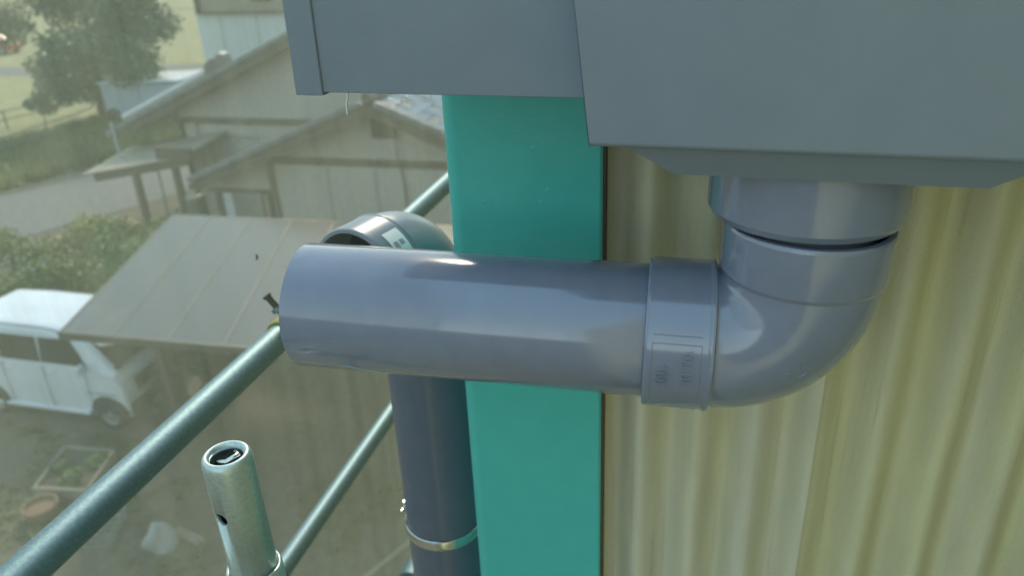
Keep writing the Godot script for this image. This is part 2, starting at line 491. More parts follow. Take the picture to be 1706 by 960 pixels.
func foreground() -> void:
	var pvc: Material = M.grey_pvc
	# --- corrugated cladding of the building: each sheet is a piece
	var b := thing("factory_building", "slate-clad building with pale corrugated wall sheets behind the grey pipe", "building", Vector3(3.0, 0, -8.0))
	var pitch := 0.0635
	var waves := 11
	var wide := pitch * waves
	var tall := 1.82
	var sheet_of := func(count: int) -> ArrayMesh:
		var q := Geo.new()
		var per := 14
		var n := count * per
		var front: Array = []
		var back: Array = []
		for i in n + 1:
			var x := float(i) / per * pitch
			var z := 0.0132 * cos(TAU * x / pitch)
			front.append(Vector3(x, 0, z)); back.append(Vector3(x, 0, z - 0.006))
		var up := UPV * tall
		q.grid([front, front.map(func(p): return p + up)], Vector3(0, 0, 1), 0.0, count / 11.0, 0.0, 1.0)
		q.grid([back, back.map(func(p): return p + up)], Vector3(0, 0, -1))
		for e in [0, n]:
			q.face(front[e], back[e], back[e] + up, front[e] + up, Vector3(count * pitch / 2, tall / 2, 0))
		for i in n:
			q.quad(front[i], front[i + 1], back[i + 1], back[i], Vector3.DOWN)
			q.quad(front[i] + up, front[i + 1] + up, back[i + 1] + up, back[i] + up, UPV)
		return q.mesh()
	var sheet: ArrayMesh = sheet_of.call(waves)
	var cut_sheet: ArrayMesh = sheet_of.call(5)
	var g := Geo.new()
	# each sheet laps one wave over its neighbour; the upper row hangs over the lower one
	var edge := 0.124
	for row in 4:
		for k in range(-1, 8):
			var x0 := edge - pitch + k * (wide - pitch)
			if k < 0: x0 = edge - 5 * pitch
			var at := Vector3(x0, H + 0.06 - tall - row * (tall - 0.12), -0.7620 - (0.0072 if k >= 0 and k % 2 == 0 else 0.0) - 0.0085 * row)
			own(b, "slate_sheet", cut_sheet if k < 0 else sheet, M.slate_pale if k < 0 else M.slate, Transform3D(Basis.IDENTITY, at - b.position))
	# side wall, round the corner
	for k in 8:
		for row in 4:
			var at := Vector3(-0.262 - 0.004 * (k % 2) + 0.0085 * row, H + 0.06 - tall - row * (tall - 0.12), -0.79 - k * (wide - pitch))
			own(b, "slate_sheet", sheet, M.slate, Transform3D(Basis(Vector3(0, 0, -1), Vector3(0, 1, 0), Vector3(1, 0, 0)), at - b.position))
	# unseen wing added on the right to shade and tint the front wall
	for k in 10:
		for row in 5:
			var at := Vector3(0.70 + 0.004 * (k % 2) + 0.0085 * row, H + 1.7 - tall - row * (tall - 0.12), -0.78 + k * (wide - pitch))
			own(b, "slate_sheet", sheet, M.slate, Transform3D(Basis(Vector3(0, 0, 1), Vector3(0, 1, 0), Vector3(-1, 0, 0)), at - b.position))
	g = Geo.new()
	g.box(Vector3(3.0, (H + 0.0) / 2, -4.2), Vector3(6.36, H - 0.02, 6.7), 0.0)
	part(b, "wall_core", g, M.slate_roof)
	g = Geo.new()
	g.box(Vector3(3.55, (H + 1.6) / 2, 2.4), Vector3(5.3, H + 1.6, 6.4), 0.0)
	part(b, "added_wing_core", g, M.slate_roof)
	g = Geo.new()
	var rr := Basis(Vector3.RIGHT, deg_to_rad(14.0))
	g.box(Vector3(2.98, H + 0.09 + 0.84, -0.62 - 3.36), Vector3(6.60, 0.012, 7.0), 0.0, rr)
	part(b, "roof", g, M.slate_roof)

	# --- painted corner trim, folded round the corner
	var t := thing("corner_trim", "turquoise painted corner trim of the building beside the corrugated wall", "trim", Vector3(-0.2, 0.0, -0.75))
	g = Geo.new()
	var outline: Array = []
	outline.append(Vector2(-0.1125, -0.0015))
	outline.append(Vector2(-0.1125, 0.0))
	outline.append(Vector2(-0.1150, 0.0022))
	for k in 9:
		var a := PI / 2 + PI / 2 * k / 8.0
		outline.append(Vector2(-0.263 + 0.018 * cos(a), -0.0158 + 0.018 * sin(a)))
	outline.append(Vector2(-0.281, -0.17))
	outline.append(Vector2(-0.2785, -0.172))
	var y0 := 0.02
	var y1 := H + 0.05
	var cuts := 40
	for k in outline.size() - 1:
		var n0: Vector2 = Vector2(-(outline[k + 1] - outline[k]).y, (outline[k + 1] - outline[k]).x).normalized() * -1.0
		var mid: Vector2 = (outline[k] + outline[k + 1]) * 0.5
		var na := Vector3(n0.x, 0, n0.y)
		if na.dot(Vector3(mid.x + 0.2, 0, mid.y + 0.1)) < 0.0: na = -na
		var nb := na
		# round the fold smoothly
		if k >= 2 and k <= 10:
			var c := Vector2(-0.263, -0.0158)
			na = Vector3(outline[k].x - c.x, 0, outline[k].y - c.y).normalized() if k > 2 else Vector3(0, 0, 1)
			nb = Vector3(outline[k + 1].x - c.x, 0, outline[k + 1].y - c.y).normalized()
		var p := Vector3(outline[k].x, y0, outline[k].y - 0.735)
		var q := Vector3(outline[k + 1].x, y0, outline[k + 1].y - 0.735)
		var up := UPV * (y1 - y0)
		g.tri(p, q, q + up, na, nb, nb)
		g.tri(p, q + up, p + up, na, nb, na)
	part(t, "trim_face", g, M.teal_paint)
	# lumps in the paint, in two loose clusters near the top
	g = Geo.new()
	rng.seed = 3
	for k in 70:
		var cl := [Vector2(-0.213, -0.172), Vector2(-0.238, -0.262), Vector2(-0.190, -0.200), Vector2(-0.165, -0.255)][k % 4] as Vector2
		var at := Vector3(cl.x + rng.randfn() * 0.013, H + cl.y + rng.randfn() * 0.008, -0.7330)
		if at.x < -0.258 or at.x > -0.12: continue
		var rad := rng.randf_range(0.0012, 0.0034)
		g.lathe(at, along_z(), [Vector2(-0.0001, rad), Vector2(rad * 0.06, rad * 0.75), Vector2(rad * 0.13, rad * 0.35), Vector2(rad * 0.15, 0.0)], 10, 0.0, TAU, 0.2)
	part(t, "paint_lumps", g, M.teal_paint).set_meta("kind", "stuff")
	g = Geo.new()
	g.box(Vector3(-0.1108, (H + 0.05) / 2, -0.7420), Vector3(0.0030, H, 0.012), 0.001)
	part(t, "sealant_line", g, M.timber)

	# --- gutter along the eave, with its end cap
	t = thing("rain_gutter", "long grey box gutter under the eave with a sleeve end cap", "gutter", Vector3(-0.1, H - 0.1130, -0.62))
	t.rotation.z = deg_to_rad(-0.75)
	var trough := func(x0: float, x1: float, grow: float, closed: bool) -> Geo:
		var q := Geo.new()
		var w := 0.0022
		var zf := 0.080 + grow
		var zb := -0.085 - grow
		var yb := 0.0 - grow
		var yt := 0.165 + grow
		var mx := (x0 + x1) / 2
		var lx := x1 - x0
		q.box(Vector3(mx, (yt + yb) / 2, zf - w / 2), Vector3(lx, yt - yb, w), 0.0007)
		q.box(Vector3(mx, (yt + yb) / 2, zb + w / 2), Vector3(lx, yt - yb, w), 0.0007)
		q.box(Vector3(mx, yb + w / 2, (zf + zb) / 2), Vector3(lx, w * 0.96, zf - zb - 2 * w), 0.0)
		q.box(Vector3(mx, yt + 0.002, zf - 0.005), Vector3(lx, 0.004, 0.012), 0.001)
		if closed:
			q.box(Vector3(x0 + w / 2, (yt + yb) / 2, (zf + zb) / 2), Vector3(w, yt - yb - 0.002, zf - zb - 0.002), 0.0)
		return q
	own(t, "trough", trough.call(-0.218, 0.885, 0.0, true).mesh(), M.gutter_pvc)
	own(t, "end_cap", trough.call(-0.2225, -0.1995, 0.0022, true).mesh(), M.gutter_pvc)

	# --- outlet box under the gutter with its flange and drain socket
	t = thing("gutter_outlet_box", "large grey outlet box below the gutter with a round drain socket", "gutter box", Vector3(0.066, H - 0.139, -0.60))
	t.rotation.z = deg_to_rad(-0.75)
	g = Geo.new()
	var zf := 0.10
	var zb := -0.125
	var th := 0.003
	var bot := 0.152
	var top := 0.178
	var ht := 0.225
	# sloping ends: wider at the top than at the bottom
	var c00 := [Vector3(-bot, 0, zf), Vector3(bot, 0, zf), Vector3(top, ht, zf), Vector3(-top, ht, zf)]
	var c01 := c00.map(func(p): return Vector3(p.x, p.y, zb))
	var inside := Vector3(0, ht / 2, (zf + zb) / 2)
	# rounded lower front edge
	var er := 0.004
	g.quad(Vector3(-bot, er, zf), Vector3(bot, er, zf), c00[2], c00[3], Vector3(0, 0, 1))
	for k in 5:
		var a := PI / 2 * k / 5.0
		var e := PI / 2 * (k + 1) / 5.0
		var na := Vector3(0, -sin(a), cos(a))
		var nb := Vector3(0, -sin(e), cos(e))
		var pa := Vector3(0, er, zf - er) + na * er
		var pb := Vector3(0, er, zf - er) + nb * er
		var L := Vector3(bot, 0, 0)
		g.tri(pa - L, pa + L, pb + L, na, na, nb)
		g.tri(pa - L, pb + L, pb - L, na, nb, nb)
	g.quad(Vector3(-bot, 0, zf - er), Vector3(bot, 0, zf - er), c01[1], c01[0], Vector3.DOWN)
	g.face(c01[0], c01[1], c01[2], c01[3], inside)
	g.face(c00[0], c01[0], c01[3], c00[3], inside)
	g.face(c00[1], c01[1], c01[2], c00[2], inside)
	# inner walls and the rim
	var s := 0.003
	var i00 := [Vector3(-bot + s, s, zf - s), Vector3(bot - s, s, zf - s), Vector3(top - s, ht, zf - s), Vector3(-top + s, ht, zf - s)]
	var i01 := i00.map(func(p): return Vector3(p.x, p.y, zb + s))
	g.quad(i00[0], i00[1], i00[2], i00[3], Vector3(0, 0, -1))
	g.quad(i01[0], i01[1], i01[2], i01[3], Vector3(0, 0, 1))
	g.quad(i00[0], i01[0], i01[3], i00[3], Vector3(1, 0, 0))
	g.quad(i00[1], i01[1], i01[2], i00[2], Vector3(-1, 0, 0))
	g.quad(i00[0], i00[1], i01[1], i01[0], UPV)
	g.quad(c00[3], c00[2], i00[2], i00[3], UPV)
	g.quad(c01[3], c01[2], i01[2], i01[3], UPV)
	g.quad(c00[3], c01[3], i01[3], i00[3], UPV)
	g.quad(c00[2], c01[2], i01[2], i00[2], UPV)
	own(t, "box", g.mesh(), M.gutter_pvc)
	# tapered flange
	g = Geo.new()
	var f0 := [Vector3(-0.128, -0.001, 0.092), Vector3(0.128, -0.001, 0.092), Vector3(0.128, -0.001, -0.070), Vector3(-0.128, -0.001, -0.070)]
	var f1 := [Vector3(-0.096, -0.0225, 0.079), Vector3(0.098, -0.0225, 0.079), Vector3(0.098, -0.0225, -0.056), Vector3(-0.096, -0.0225, -0.056)]
	for k in 4:
		g.face(f0[k], f0[(k + 1) % 4], f1[(k + 1) % 4], f1[k], Vector3(0, -0.01, 0))
	g.face(f1[0], f1[1], f1[2], f1[3], Vector3(0, 0.2, 0))
	own(t, "flange", g.mesh(), M.gutter_pvc)
	g = Geo.new()
	g.lathe(Vector3(0, -0.071, 0.0), along_y(), [Vector2(0.0486, 0.0735), Vector2(0.0055, 0.0732), Vector2(0.0, 0.0700), Vector2(0.0, 0.0600), Vector2(0.006, 0.0570)], 72, 0.0, TAU, 0.99)
	own(t, "drain_socket", g.mesh(), pvc)
	g = Geo.new()
	g.lathe(Vector3(0, -0.110, 0.0), along_y(), [Vector2(0.060, 0.0565), Vector2(0.0, 0.0560), Vector2(0.0, 0.0530), Vector2(0.06, 0.0530)], 48)
	own(t, "spigot", g.mesh(), M.gutter_pvc)

	# --- the elbow that hangs in the outlet
	t = thing("pipe_elbow", "grey plastic elbow with raised lettering hanging in the gutter's drain socket", "pipe elbow", Vector3(0.066, H - 0.3195, -0.588))
	t.rotation = Vector3(0, deg_to_rad(3.6), deg_to_rad(-1.4))
	elbow_parts(t, pvc, 0.0108)
	curved_text(t, "lettering", "VU DL", 0.0112, -0.0840, 0.0632, deg_to_rad(2.0), pvc, 0.0014)
	curved_text(t, "lettering", "100", 0.0118, -0.1030, 0.0632, deg_to_rad(-3.5), pvc, 0.0014)
	# raised border round the lettering
	g = Geo.new()
	for e in [[-0.0735, 0.0010], [-0.111, 0.0006]]:
		var arc: Array = []
		for k in 25: arc.append(Vector3(e[0], 0.0631 * sin(deg_to_rad(20.0 - 68.0 * k / 24.0)), 0.0631 * cos(deg_to_rad(20.0 - 68.0 * k / 24.0))))
		g.tube(arc, 0.00045, 6)
	for a in [20.0, 26.0, -48.0]:
		g.tube([Vector3(-0.111, 0.0631 * sin(deg_to_rad(a)), 0.0631 * cos(deg_to_rad(a))), Vector3(-0.0735, 0.0631 * sin(deg_to_rad(a)), 0.0631 * cos(deg_to_rad(a)))], 0.00045, 6)
	own(t, "raised_border", g.mesh(), pvc)
	# moulded maker's strokes on the bend
	g = Geo.new()
	var on_bend := func(a: float, w: float) -> Vector3:
		var out := Vector3(cos(a), -sin(a), 0)
		return Vector3(-0.0625, 0.0625, 0) + out * 0.0625 + (out * cos(w) + Vector3(0, 0, 1) * sin(w)) * 0.0603
	for q in [[0.86, 1.18, 0.78, 1.30], [0.82, 1.24, 0.90, 1.34], [0.74, 1.16, 0.68, 1.30], [0.80, 1.10, 0.72, 1.09]]:
		var path: Array = []
		for k in 5: path.append(on_bend.call(lerpf(q[0], q[2], k / 4.0), lerpf(q[1], q[3], k / 4.0)))
		g.tube(path, 0.0005, 6)
	own(t, "moulded_mark", g.mesh(), pvc)

	# --- the loose horizontal pipe in the elbow's side socket
	var e_t := t.transform
	t = thing("drain_pipe", "short horizontal grey drain pipe with an open cut end", "pipe", e_t * Vector3(-0.27, 0, 0))
	t.rotation = Vector3(0, deg_to_rad(3.6), deg_to_rad(-1.4))
	g = Geo.new()
	var x_end := -0.435 + 0.27
	g.lathe(Vector3(0.27 - 0.075, 0, 0), Basis(Vector3(0, 1, 0), Vector3(0, 0, -1), Vector3(-1, 0, 0)), [Vector2(0.0, 0.0538), Vector2(0.0, 0.0566), Vector2(0.0012, 0.0570), Vector2(0.3495, 0.0570), Vector2(0.3505, 0.0566), Vector2(0.3505, 0.0541), Vector2(0.3498, 0.0538), Vector2(0.0, 0.0538)], 96)
	own(t, "pipe_wall", g.mesh(), pvc)

	# --- downpipe on the side wall with its own elbow, not yet joined
	var dx := -0.372
	var dz := -0.850
	t = thing("downpipe", "dark grey vertical downpipe fixed to the side wall behind the corner", "pipe", Vector3(dx, 0.05, dz))
	g = Geo.new()
	g.lathe(Vector3(dx, 0.05, dz), along_y(), [Vector2(0.0, 0.0538), Vector2(0.0, 0.057), Vector2(H - 0.05 - 0.44, 0.057), Vector2(H - 0.05 - 0.44, 0.0538)], 72)
	part(t, "pipe_wall", g, M.downpipe_pvc)
	t = thing("pipe_elbow", "grey plastic elbow with a white sticker on top of the vertical downpipe", "pipe elbow", Vector3(dx, H - 0.368, dz))
	t.transform.basis = Basis(UPV, deg_to_rad(75.0)) * Basis(Vector3.RIGHT, PI)
	elbow_parts(t, M.pale_pvc)
	# sticker on the horizontal socket: own frame, upper side faces -Y here
	g = Geo.new()
	var sk := func(x0: float, x1: float, a0: float, a1: float, r: float) -> Geo:
		var q := Geo.new()
		var rows: Array = []
		for i in 13:
			var row: Array = []
			var a := deg_to_rad(lerpf(a0, a1, i / 12.0))
			for j in 2:
				row.append(Vector3(lerpf(x0, x1, j), -r * cos(a), r * sin(a)))
			rows.append(row)
		q.grid(rows, Vector3(0, -1, 0))
		return q
	var st := own(t, "sticker", sk.call(-0.074, -0.100, -66.0, -30.0, 0.0637).mesh(), M.white_label)
	st.set_meta("label", "white paper sticker with small grey print")
	for k in 2:
		own(st, "print_block", sk.call(-0.079 - 0.010 * k, -0.086 - 0.010 * k, -50.0 - 3 * k, -44.0, 0.0639).mesh(), M.grey_ink)

	# --- pipe clip: a bright steel band and its wall stem
	for yy in [H - 0.826, H - 2.6, H - 4.4]:
		t = thing("pipe_clip", ("shiny steel band clamped round the dark downpipe" if yy > H - 1.0 else ("steel band holding the downpipe one storey below the top clip" if yy > H - 3.0 else "lowest steel band on the downpipe near the ground")), "pipe clip", Vector3(dx, yy, dz))
		g = Geo.new()
		var bp: Array = []
		for k in 9:
			var a := PI * k / 8.0
			bp.append(Vector2(-0.0085 * cos(a), 0.0583 + 0.0024 * pow(sin(a), 0.6)))
		g.lathe(Vector3.ZERO, along_y(), bp, 64)
		own(t, "band", g.mesh(), M.bright_steel)
		g = Geo.new()
		g.box(Vector3(-0.062, 0.012, 0.0), Vector3(0.006, 0.030, 0.014), 0.001)
		g.tube([Vector3(-0.064, 0.014, -0.012), Vector3(-0.064, 0.014, 0.014)], 0.003, 8)
		own(t, "bolt_lug", g.mesh(), M.bright_steel)
		g = Geo.new()
		g.tube([Vector3(0.058, 0, -0.01), Vector3(0.095, 0, -0.01)], 0.005, 10)
		own(t, "wall_stem", g.mesh(), M.bright_steel)

	# a bit of string under the gutter
	t = thing("string", "short white string hanging below the end of the gutter", "string", Vector3(-0.322, H - 0.146, -0.62))
	g = Geo.new()
	g.tube([Vector3(-0.3215, H - 0.111, -0.62), Vector3(-0.3222, H - 0.122, -0.621), Vector3(-0.3205, H - 0.129, -0.62), Vector3(-0.3225, H - 0.137, -0.619), Vector3(-0.3232, H - 0.146, -0.62)], 0.0009, 6)
	part(t, "strand", g, M.white_string)
	g = Geo.new()
	g.box(Vector3(-0.3215, H - 0.1165, -0.6195), Vector3(0.003, 0.003, 0.003), 0.0008)
	part(t, "knot", g, M.black_plastic)

# ---------------------------------------------------------------- scaffold
func scaffold() -> void:
	var gal: Material = M.galvanised
	var rail := func(label: String, x: float, y: float, r: float) -> Node3D:
		var t := thing("guard_rail", label, "scaffold rail", Vector3(x, y, -1.0), "scaffold guard rails")
		var g := Geo.new()
		g.lathe(Vector3(x, y, 1.4), Basis(Vector3(1, 0, 0), Vector3(0, -1, 0), Vector3(0, 0, -1)), [Vector2(0, r - 0.003), Vector2(0, r), Vector2(5.0, r), Vector2(5.0, r - 0.003)], 40)
		part(t, "tube", g, gal)
		return t
	rail.call("upper galvanised guard rail running behind the open pipe end", -0.739, H - 0.650, 0.0238)
	rail.call("thinner lower galvanised guard rail running behind the downpipe", -0.739, H - 1.075, 0.0188)
	# uprights that carry the rails, outside the view
	for z in [1.2, -3.3]:
		var t := thing("scaffold_upright", ("galvanised scaffold post at the far end of the guard rails" if z < 0 else "galvanised scaffold post at the near end of the guard rails"), "scaffold post", Vector3(-0.778, 0, z), "scaffold uprights")
		var g := Geo.new()
		g.lathe(Vector3(-0.788, 0.0, z), along_y(), [Vector2(0.0, 0.0), Vector2(0.0, 0.0243), Vector2(H + 0.6, 0.0243), Vector2(H + 0.6, 0.0)], 28)
		part(t, "tube", g, gal)
		for y in [H - 0.65, H - 1.075]:
			g = Geo.new()
			g.box(Vector3(-0.752, y, z), Vector3(0.05, 0.05, 0.045), 0.006)
			part(t, "bracket", g, gal)
	# the free post with its spigot
	var px := -0.4115
	var pz := -0.470
	var t := thing("scaffold_upright", "galvanised scaffold post topped by a narrower spigot with a pin hole", "scaffold post", Vector3(px, 0, pz), "scaffold uprights")
	var g := Geo.new()
	var yc := H - 0.556
	g.lathe(Vector3(px, 0, pz), along_y(), [Vector2(0.0, 0.0), Vector2(0.0, 0.0268), Vector2(yc - 0.002, 0.0268), Vector2(yc - 0.0005, 0.0265), Vector2(yc, 0.0259), Vector2(yc, 0.0238), Vector2(yc - 0.03, 0.0236)], 48)
	part(t, "tube", g, M.new_galvanised)
	# spigot: hollow tube, rolled-in mouth, cross hole through the wall
	var sp := CSGCombiner3D.new()
	sp.name = "spigot"
	t.add_child(sp, true)
	sp.position = Vector3(0, yc - 0.04, 0)
	var outer := CSGPolygon3D.new()
	outer.name = "outer"
	outer.mode = CSGPolygon3D.MODE_SPIN
	outer.spin_sides = 48
	outer.smooth_faces = true
	var hs := 0.04 + 0.137
	var pr := PackedVector2Array([Vector2(0.0186, 0.0), Vector2(0.0226, 0.0), Vector2(0.0224, hs - 0.012)])
	for k in 7:
		var a := PI * k / 6.0 * 0.9
		pr.append(Vector2(0.0183 + 0.0042 * cos(a), hs - 0.010 + 0.010 * sin(a)))
	pr.append(Vector2(0.0150, hs - 0.004)); pr.append(Vector2(0.0170, hs - 0.016)); pr.append(Vector2(0.0186, hs - 0.020))
	outer.polygon = pr
	outer.material = M.new_galvanised
	sp.add_child(outer)
	var hole := CSGCylinder3D.new()
	hole.name = "pin_hole"
	hole.operation = CSGShape3D.OPERATION_SUBTRACTION
	hole.radius = 0.0068; hole.height = 0.1; hole.sides = 24
	var toward := Vector3(-0.12, 0, 1).normalized()
	hole.transform = Transform3D(Basis(toward.cross(UPV).normalized(), toward, UPV), Vector3(-0.0015, hs - 0.060, 0))
	hole.material = M.new_galvanised
	sp.add_child(hole)
	# locking spring and pin inside
	g = Geo.new()
	g.tube([Vector3(px - 0.010, H - 0.430, pz + 0.002), Vector3(px + 0.004, H - 0.424, pz + 0.006), Vector3(px + 0.009, H - 0.423, pz - 0.004), Vector3(px + 0.002, H - 0.426, pz - 0.010)], 0.0028, 8)
	part(t, "locking_spring", g, M.bright_steel)
	g = Geo.new()
	g.tube([Vector3(px - 0.006, H - 0.478, pz + 0.012), Vector3(px + 0.006, H - 0.476, pz + 0.012)], 0.004, 8)
	part(t, "locking_pin", g, M.bright_steel)
	# weld bead round the joint
	g = Geo.new()
	var bead: Array = []
	for k in 49:
		var a := TAU * k / 48.0
		bead.append(Vector3(px + 0.0242 * cos(a), yc + 0.0006 * sin(a * 7.0), pz + 0.0242 * sin(a)))
	g.tube(bead, 0.0021, 8, false)
	part(t, "weld_bead", g, M.new_galvanised)

	# coupler on the upper rail, with its bolt
	t = thing("scaffold_coupler", "yellowish scaffold coupler with a rusty bolt on the upper guard rail", "coupler", Vector3(-0.739, H - 0.65, -1.03))
	g = Geo.new()
	g.lathe(Vector3(-0.739, H - 0.65, -1.100), along_z(), [Vector2(0.0, 0.0240), Vector2(0.0, 0.0285), Vector2(0.003, 0.0300), Vector2(0.046, 0.0300), Vector2(0.049, 0.0285), Vector2(0.049, 0.0240)], 32)
	part(t, "clamp_ring", g, M.yellow_zinc)
	g = Geo.new()
	g.box(Vector3(-0.716, H - 0.615, -1.06), Vector3(0.028, 0.016, 0.044), 0.003)
	part(t, "clamp_lug", g, M.yellow_zinc)
	g = Geo.new()
	g.tube([Vector3(-0.716, H - 0.594, -1.035), Vector3(-0.7395, H - 0.562, -1.035)], 0.0058, 12)
	g.lathe(Vector3(-0.7380, H - 0.564, -1.035), along(Vector3(-0.0265, 0.034, 0)), [Vector2(0.0, 0.0), Vector2(0.0, 0.0080), Vector2(0.005, 0.0080), Vector2(0.005, 0.0)], 12)
	part(t, "bolt", g, M.dark_steel)
	g = Geo.new()
	g.lathe(Vector3(-0.7205, H - 0.588, -1.035), along(Vector3(-0.0265, 0.034, 0)), [Vector2(0.0, 0.0), Vector2(0.0, 0.0115), Vector2(0.008, 0.0115), Vector2(0.008, 0.0)], 6)
	part(t, "nut", g, M.galvanised)

	# wall tie low beside the downpipe
	t = thing("wall_tie", "galvanised wall tie tube with a ring coupler beside the downpipe", "scaffold tie", Vector3(-0.4, H - 1.125, -1.0))
	g = Geo.new()
	g.tube([Vector3(-0.285, H - 1.14, -1.0), Vector3(-0.50, H - 1.132, -1.0)], 0.017, 24)
	part(t, "tube", g, gal)
	g = Geo.new()
	g.lathe(Vector3(-0.512, H - 1.125, -1.0), along_z(), [Vector2(-0.02, 0.018), Vector2(-0.02, 0.026), Vector2(0.02, 0.026), Vector2(0.02, 0.018), Vector2(-0.02, 0.018)], 28)
	part(t, "ring_coupler", g, gal)

	# mesh sheet hung outside the rails
	t = thing("scaffold_sheet", "translucent pale mesh sheet hanging outside the guard rails", "mesh sheet", Vector3(-0.83, H - 2.0, -1.0))
	var f := FastNoiseLite.new()
	f.seed = 77; f.frequency = 0.9; f.fractal_octaves = 3
	for layer in 2:
		g = Geo.new()
		var rows: Array = []
		for i in 41:
			var y := lerpf(-4.2, 1.3, i / 40.0)
			var row: Array = []
			for j in 221:
				var z := lerpf(1.3, -4.2, j / 220.0)
				var k := z + 17.0 * layer
				var w := 0.020 * f.get_noise_2d(k * 2.2, y * 0.25) + 0.010 * f.get_noise_2d(k * 7.0 + 30.0, y * 0.18) + 0.004 * f.get_noise_2d(k * 18.0, y * 0.9)
				row.append(Vector3(-0.835 - 0.06 * layer + w, H + y, z))
			rows.append(row)
		g.grid(rows, Vector3(1, 0, 0), 0.37 * layer, 3.0 + 0.37 * layer, 0.0, 3.0)
		part(t, "cloth", g, M.scaffold_mesh)
	for q in [[-0.537, -1.14], [-0.62, -2.4], [-1.05, -0.2], [-1.07, -2.0]]:
		g = Geo.new()
		g.tube([Vector3(-0.82, H + q[0] + 0.004, q[1]), Vector3(-0.817, H + q[0], q[1] + 0.002), Vector3(-0.82, H + q[0] - 0.005, q[1] + 0.003)], 0.0018, 6)
		part(t, "tie", g, M.black_plastic)

# ---------------------------------------------------------------- land
func flat(pts: Array, y: float) -> Geo:
	var g := Geo.new()
	var poly := PackedVector2Array()
	for p in pts: poly.append(Vector2(p[0], p[1]))
	var ids := Geometry2D.triangulate_polygon(poly)
	for k in ids.size() / 3:
		var q: Array = []
		for j in 3: q.append(Vector3(poly[ids[k * 3 + j]].x, y, poly[ids[k * 3 + j]].y))
		g.tri(q[0], q[1], q[2], UPV, UPV, UPV)
	return g

func land() -> void:
	ground("yard", flat([[-400, -400], [400, -400], [400, 400], [-400, 400]], 0.0), M.yard_earth)
	ground("field", flat([[-300, -25], [-60, -20.5], [-29.5, -21.5], [-26.0, -27.5], [-22, -36], [-5, -48], [300, -48], [300, -350], [-300, -350]], 0.006), M.field_grass)
	ground("grass_bank", flat([[-60, -10], [-24.2, -18.2], [-22.3, -24.2], [-21.0, -36], [-26.0, -36], [-28.5, -27.5], [-30.5, -21.5], [-60, -20]], 0.012), M.bank_grass)
	ground("road", flat([[-60, 1.0], [-40, -4.5], [-24.5, -13.0], [-19.2, -16.0], [-17.4, -19.4], [-15.6, -25.0], [-14, -40], [-18.5, -40], [-20.8, -24.0], [-23.0, -19.3], [-40, -12.0], [-60, -5]], 0.018), M.asphalt)
	ground("farm_track", flat([[-120, -40.0], [-40, -40.8], [-33, -43.5], [-33, -46.0], [-40, -44.2], [-120, -44.0]], 0.012), M.asphalt)
	# tufts on the bank and the verge
	var g := Geo.new()
	for k in 5:
		var a := TAU * k / 5.0
		var d := Vector3(cos(a), 0, sin(a))
		var w := Vector3(-sin(a), 0, cos(a)) * 0.02
		g.tri(d * 0.02 - w, d * 0.02 + w, d * 0.14 + UPV * (0.30 + 0.04 * (k % 3)), UPV, UPV, UPV)
	var mm := MultiMesh.new()
	mm.transform_format = MultiMesh.TRANSFORM_3D
	mm.use_colors = true
	mm.mesh = g.mesh()
	var spots: Array = []
	rng.seed = 5
	while spots.size() < 9000:
		var p := Vector2(rng.randf_range(-36, -21), rng.randf_range(-36, -16))
		if Geometry2D.is_point_in_polygon(p, PackedVector2Array([Vector2(-36, -15.5), Vector2(-24.2, -18.3), Vector2(-22.3, -24.2), Vector2(-21.0, -36), Vector2(-26.0, -36), Vector2(-28.5, -27.5), Vector2(-30.5, -21.5), Vector2(-36, -20)])):
			spots.append(p)
	mm.instance_count = spots.size()
	for k in spots.size():
		mm.set_instance_transform(k, Transform3D(Basis(UPV, rng.randf() * TAU).scaled(Vector3.ONE * rng.randf_range(0.7, 1.7)), Vector3(spots[k].x, 0.0, spots[k].y)))
		var s := rng.randf_range(0.7, 1.3)
		mm.set_instance_color(k, Color(0.12 * s + rng.randf() * 0.06, 0.175 * s, 0.045 * s))
	var mi := MultiMeshInstance3D.new()
	mi.name = "bank_tufts"
	mi.multimesh = mm
	mi.material_override = M.leaf
	add_child(mi)
	mi.set_meta("label", "long green grass on the bank beside the road")
	mi.set_meta("category", "grass")
	mi.set_meta("kind", "stuff")

func weeds() -> void:
	var g := Geo.new()
	for k in 7:
		var a := TAU * k / 7.0
		var d := Vector3(cos(a), 0, sin(a))
		var w := Vector3(-sin(a), 0, cos(a)) * 0.018
		g.tri(d * 0.01 - w, d * 0.01 + w, d * 0.11 + UPV * (0.05 + 0.05 * (k % 3)), UPV, UPV, UPV)
	var mm := MultiMesh.new()
	mm.transform_format = MultiMesh.TRANSFORM_3D
	mm.use_colors = true
	mm.mesh = g.mesh()
	rng.seed = 19
	var f := FastNoiseLite.new()
	f.seed = 4; f.frequency = 0.35
	var spots: Array = []
	while spots.size() < 2600:
		var p := Vector2(rng.randf_range(-14, -1.5), rng.randf_range(-8.4, -3.0))
		if f.get_noise_2d(p.x, p.y) > rng.randf_range(-0.05, 0.45): spots.append(p)
	mm.instance_count = spots.size()
	for k in spots.size():
		mm.set_instance_transform(k, Transform3D(Basis(UPV, rng.randf() * TAU).scaled(Vector3.ONE * rng.randf_range(0.4, 1.2)), Vector3(spots[k].x, 0.0, spots[k].y)))
		var s := rng.randf_range(0.7, 1.2)
		mm.set_instance_color(k, Color(0.115 * s, 0.125 * s, 0.05 * s))
	var mi := MultiMeshInstance3D.new()
	mi.name = "yard_weeds"
	mi.multimesh = mm
	mi.material_override = M.leaf
	add_child(mi)
	mi.set_meta("label", "low weeds scattered over the bare yard")
	mi.set_meta("category", "weeds")
	mi.set_meta("kind", "stuff")

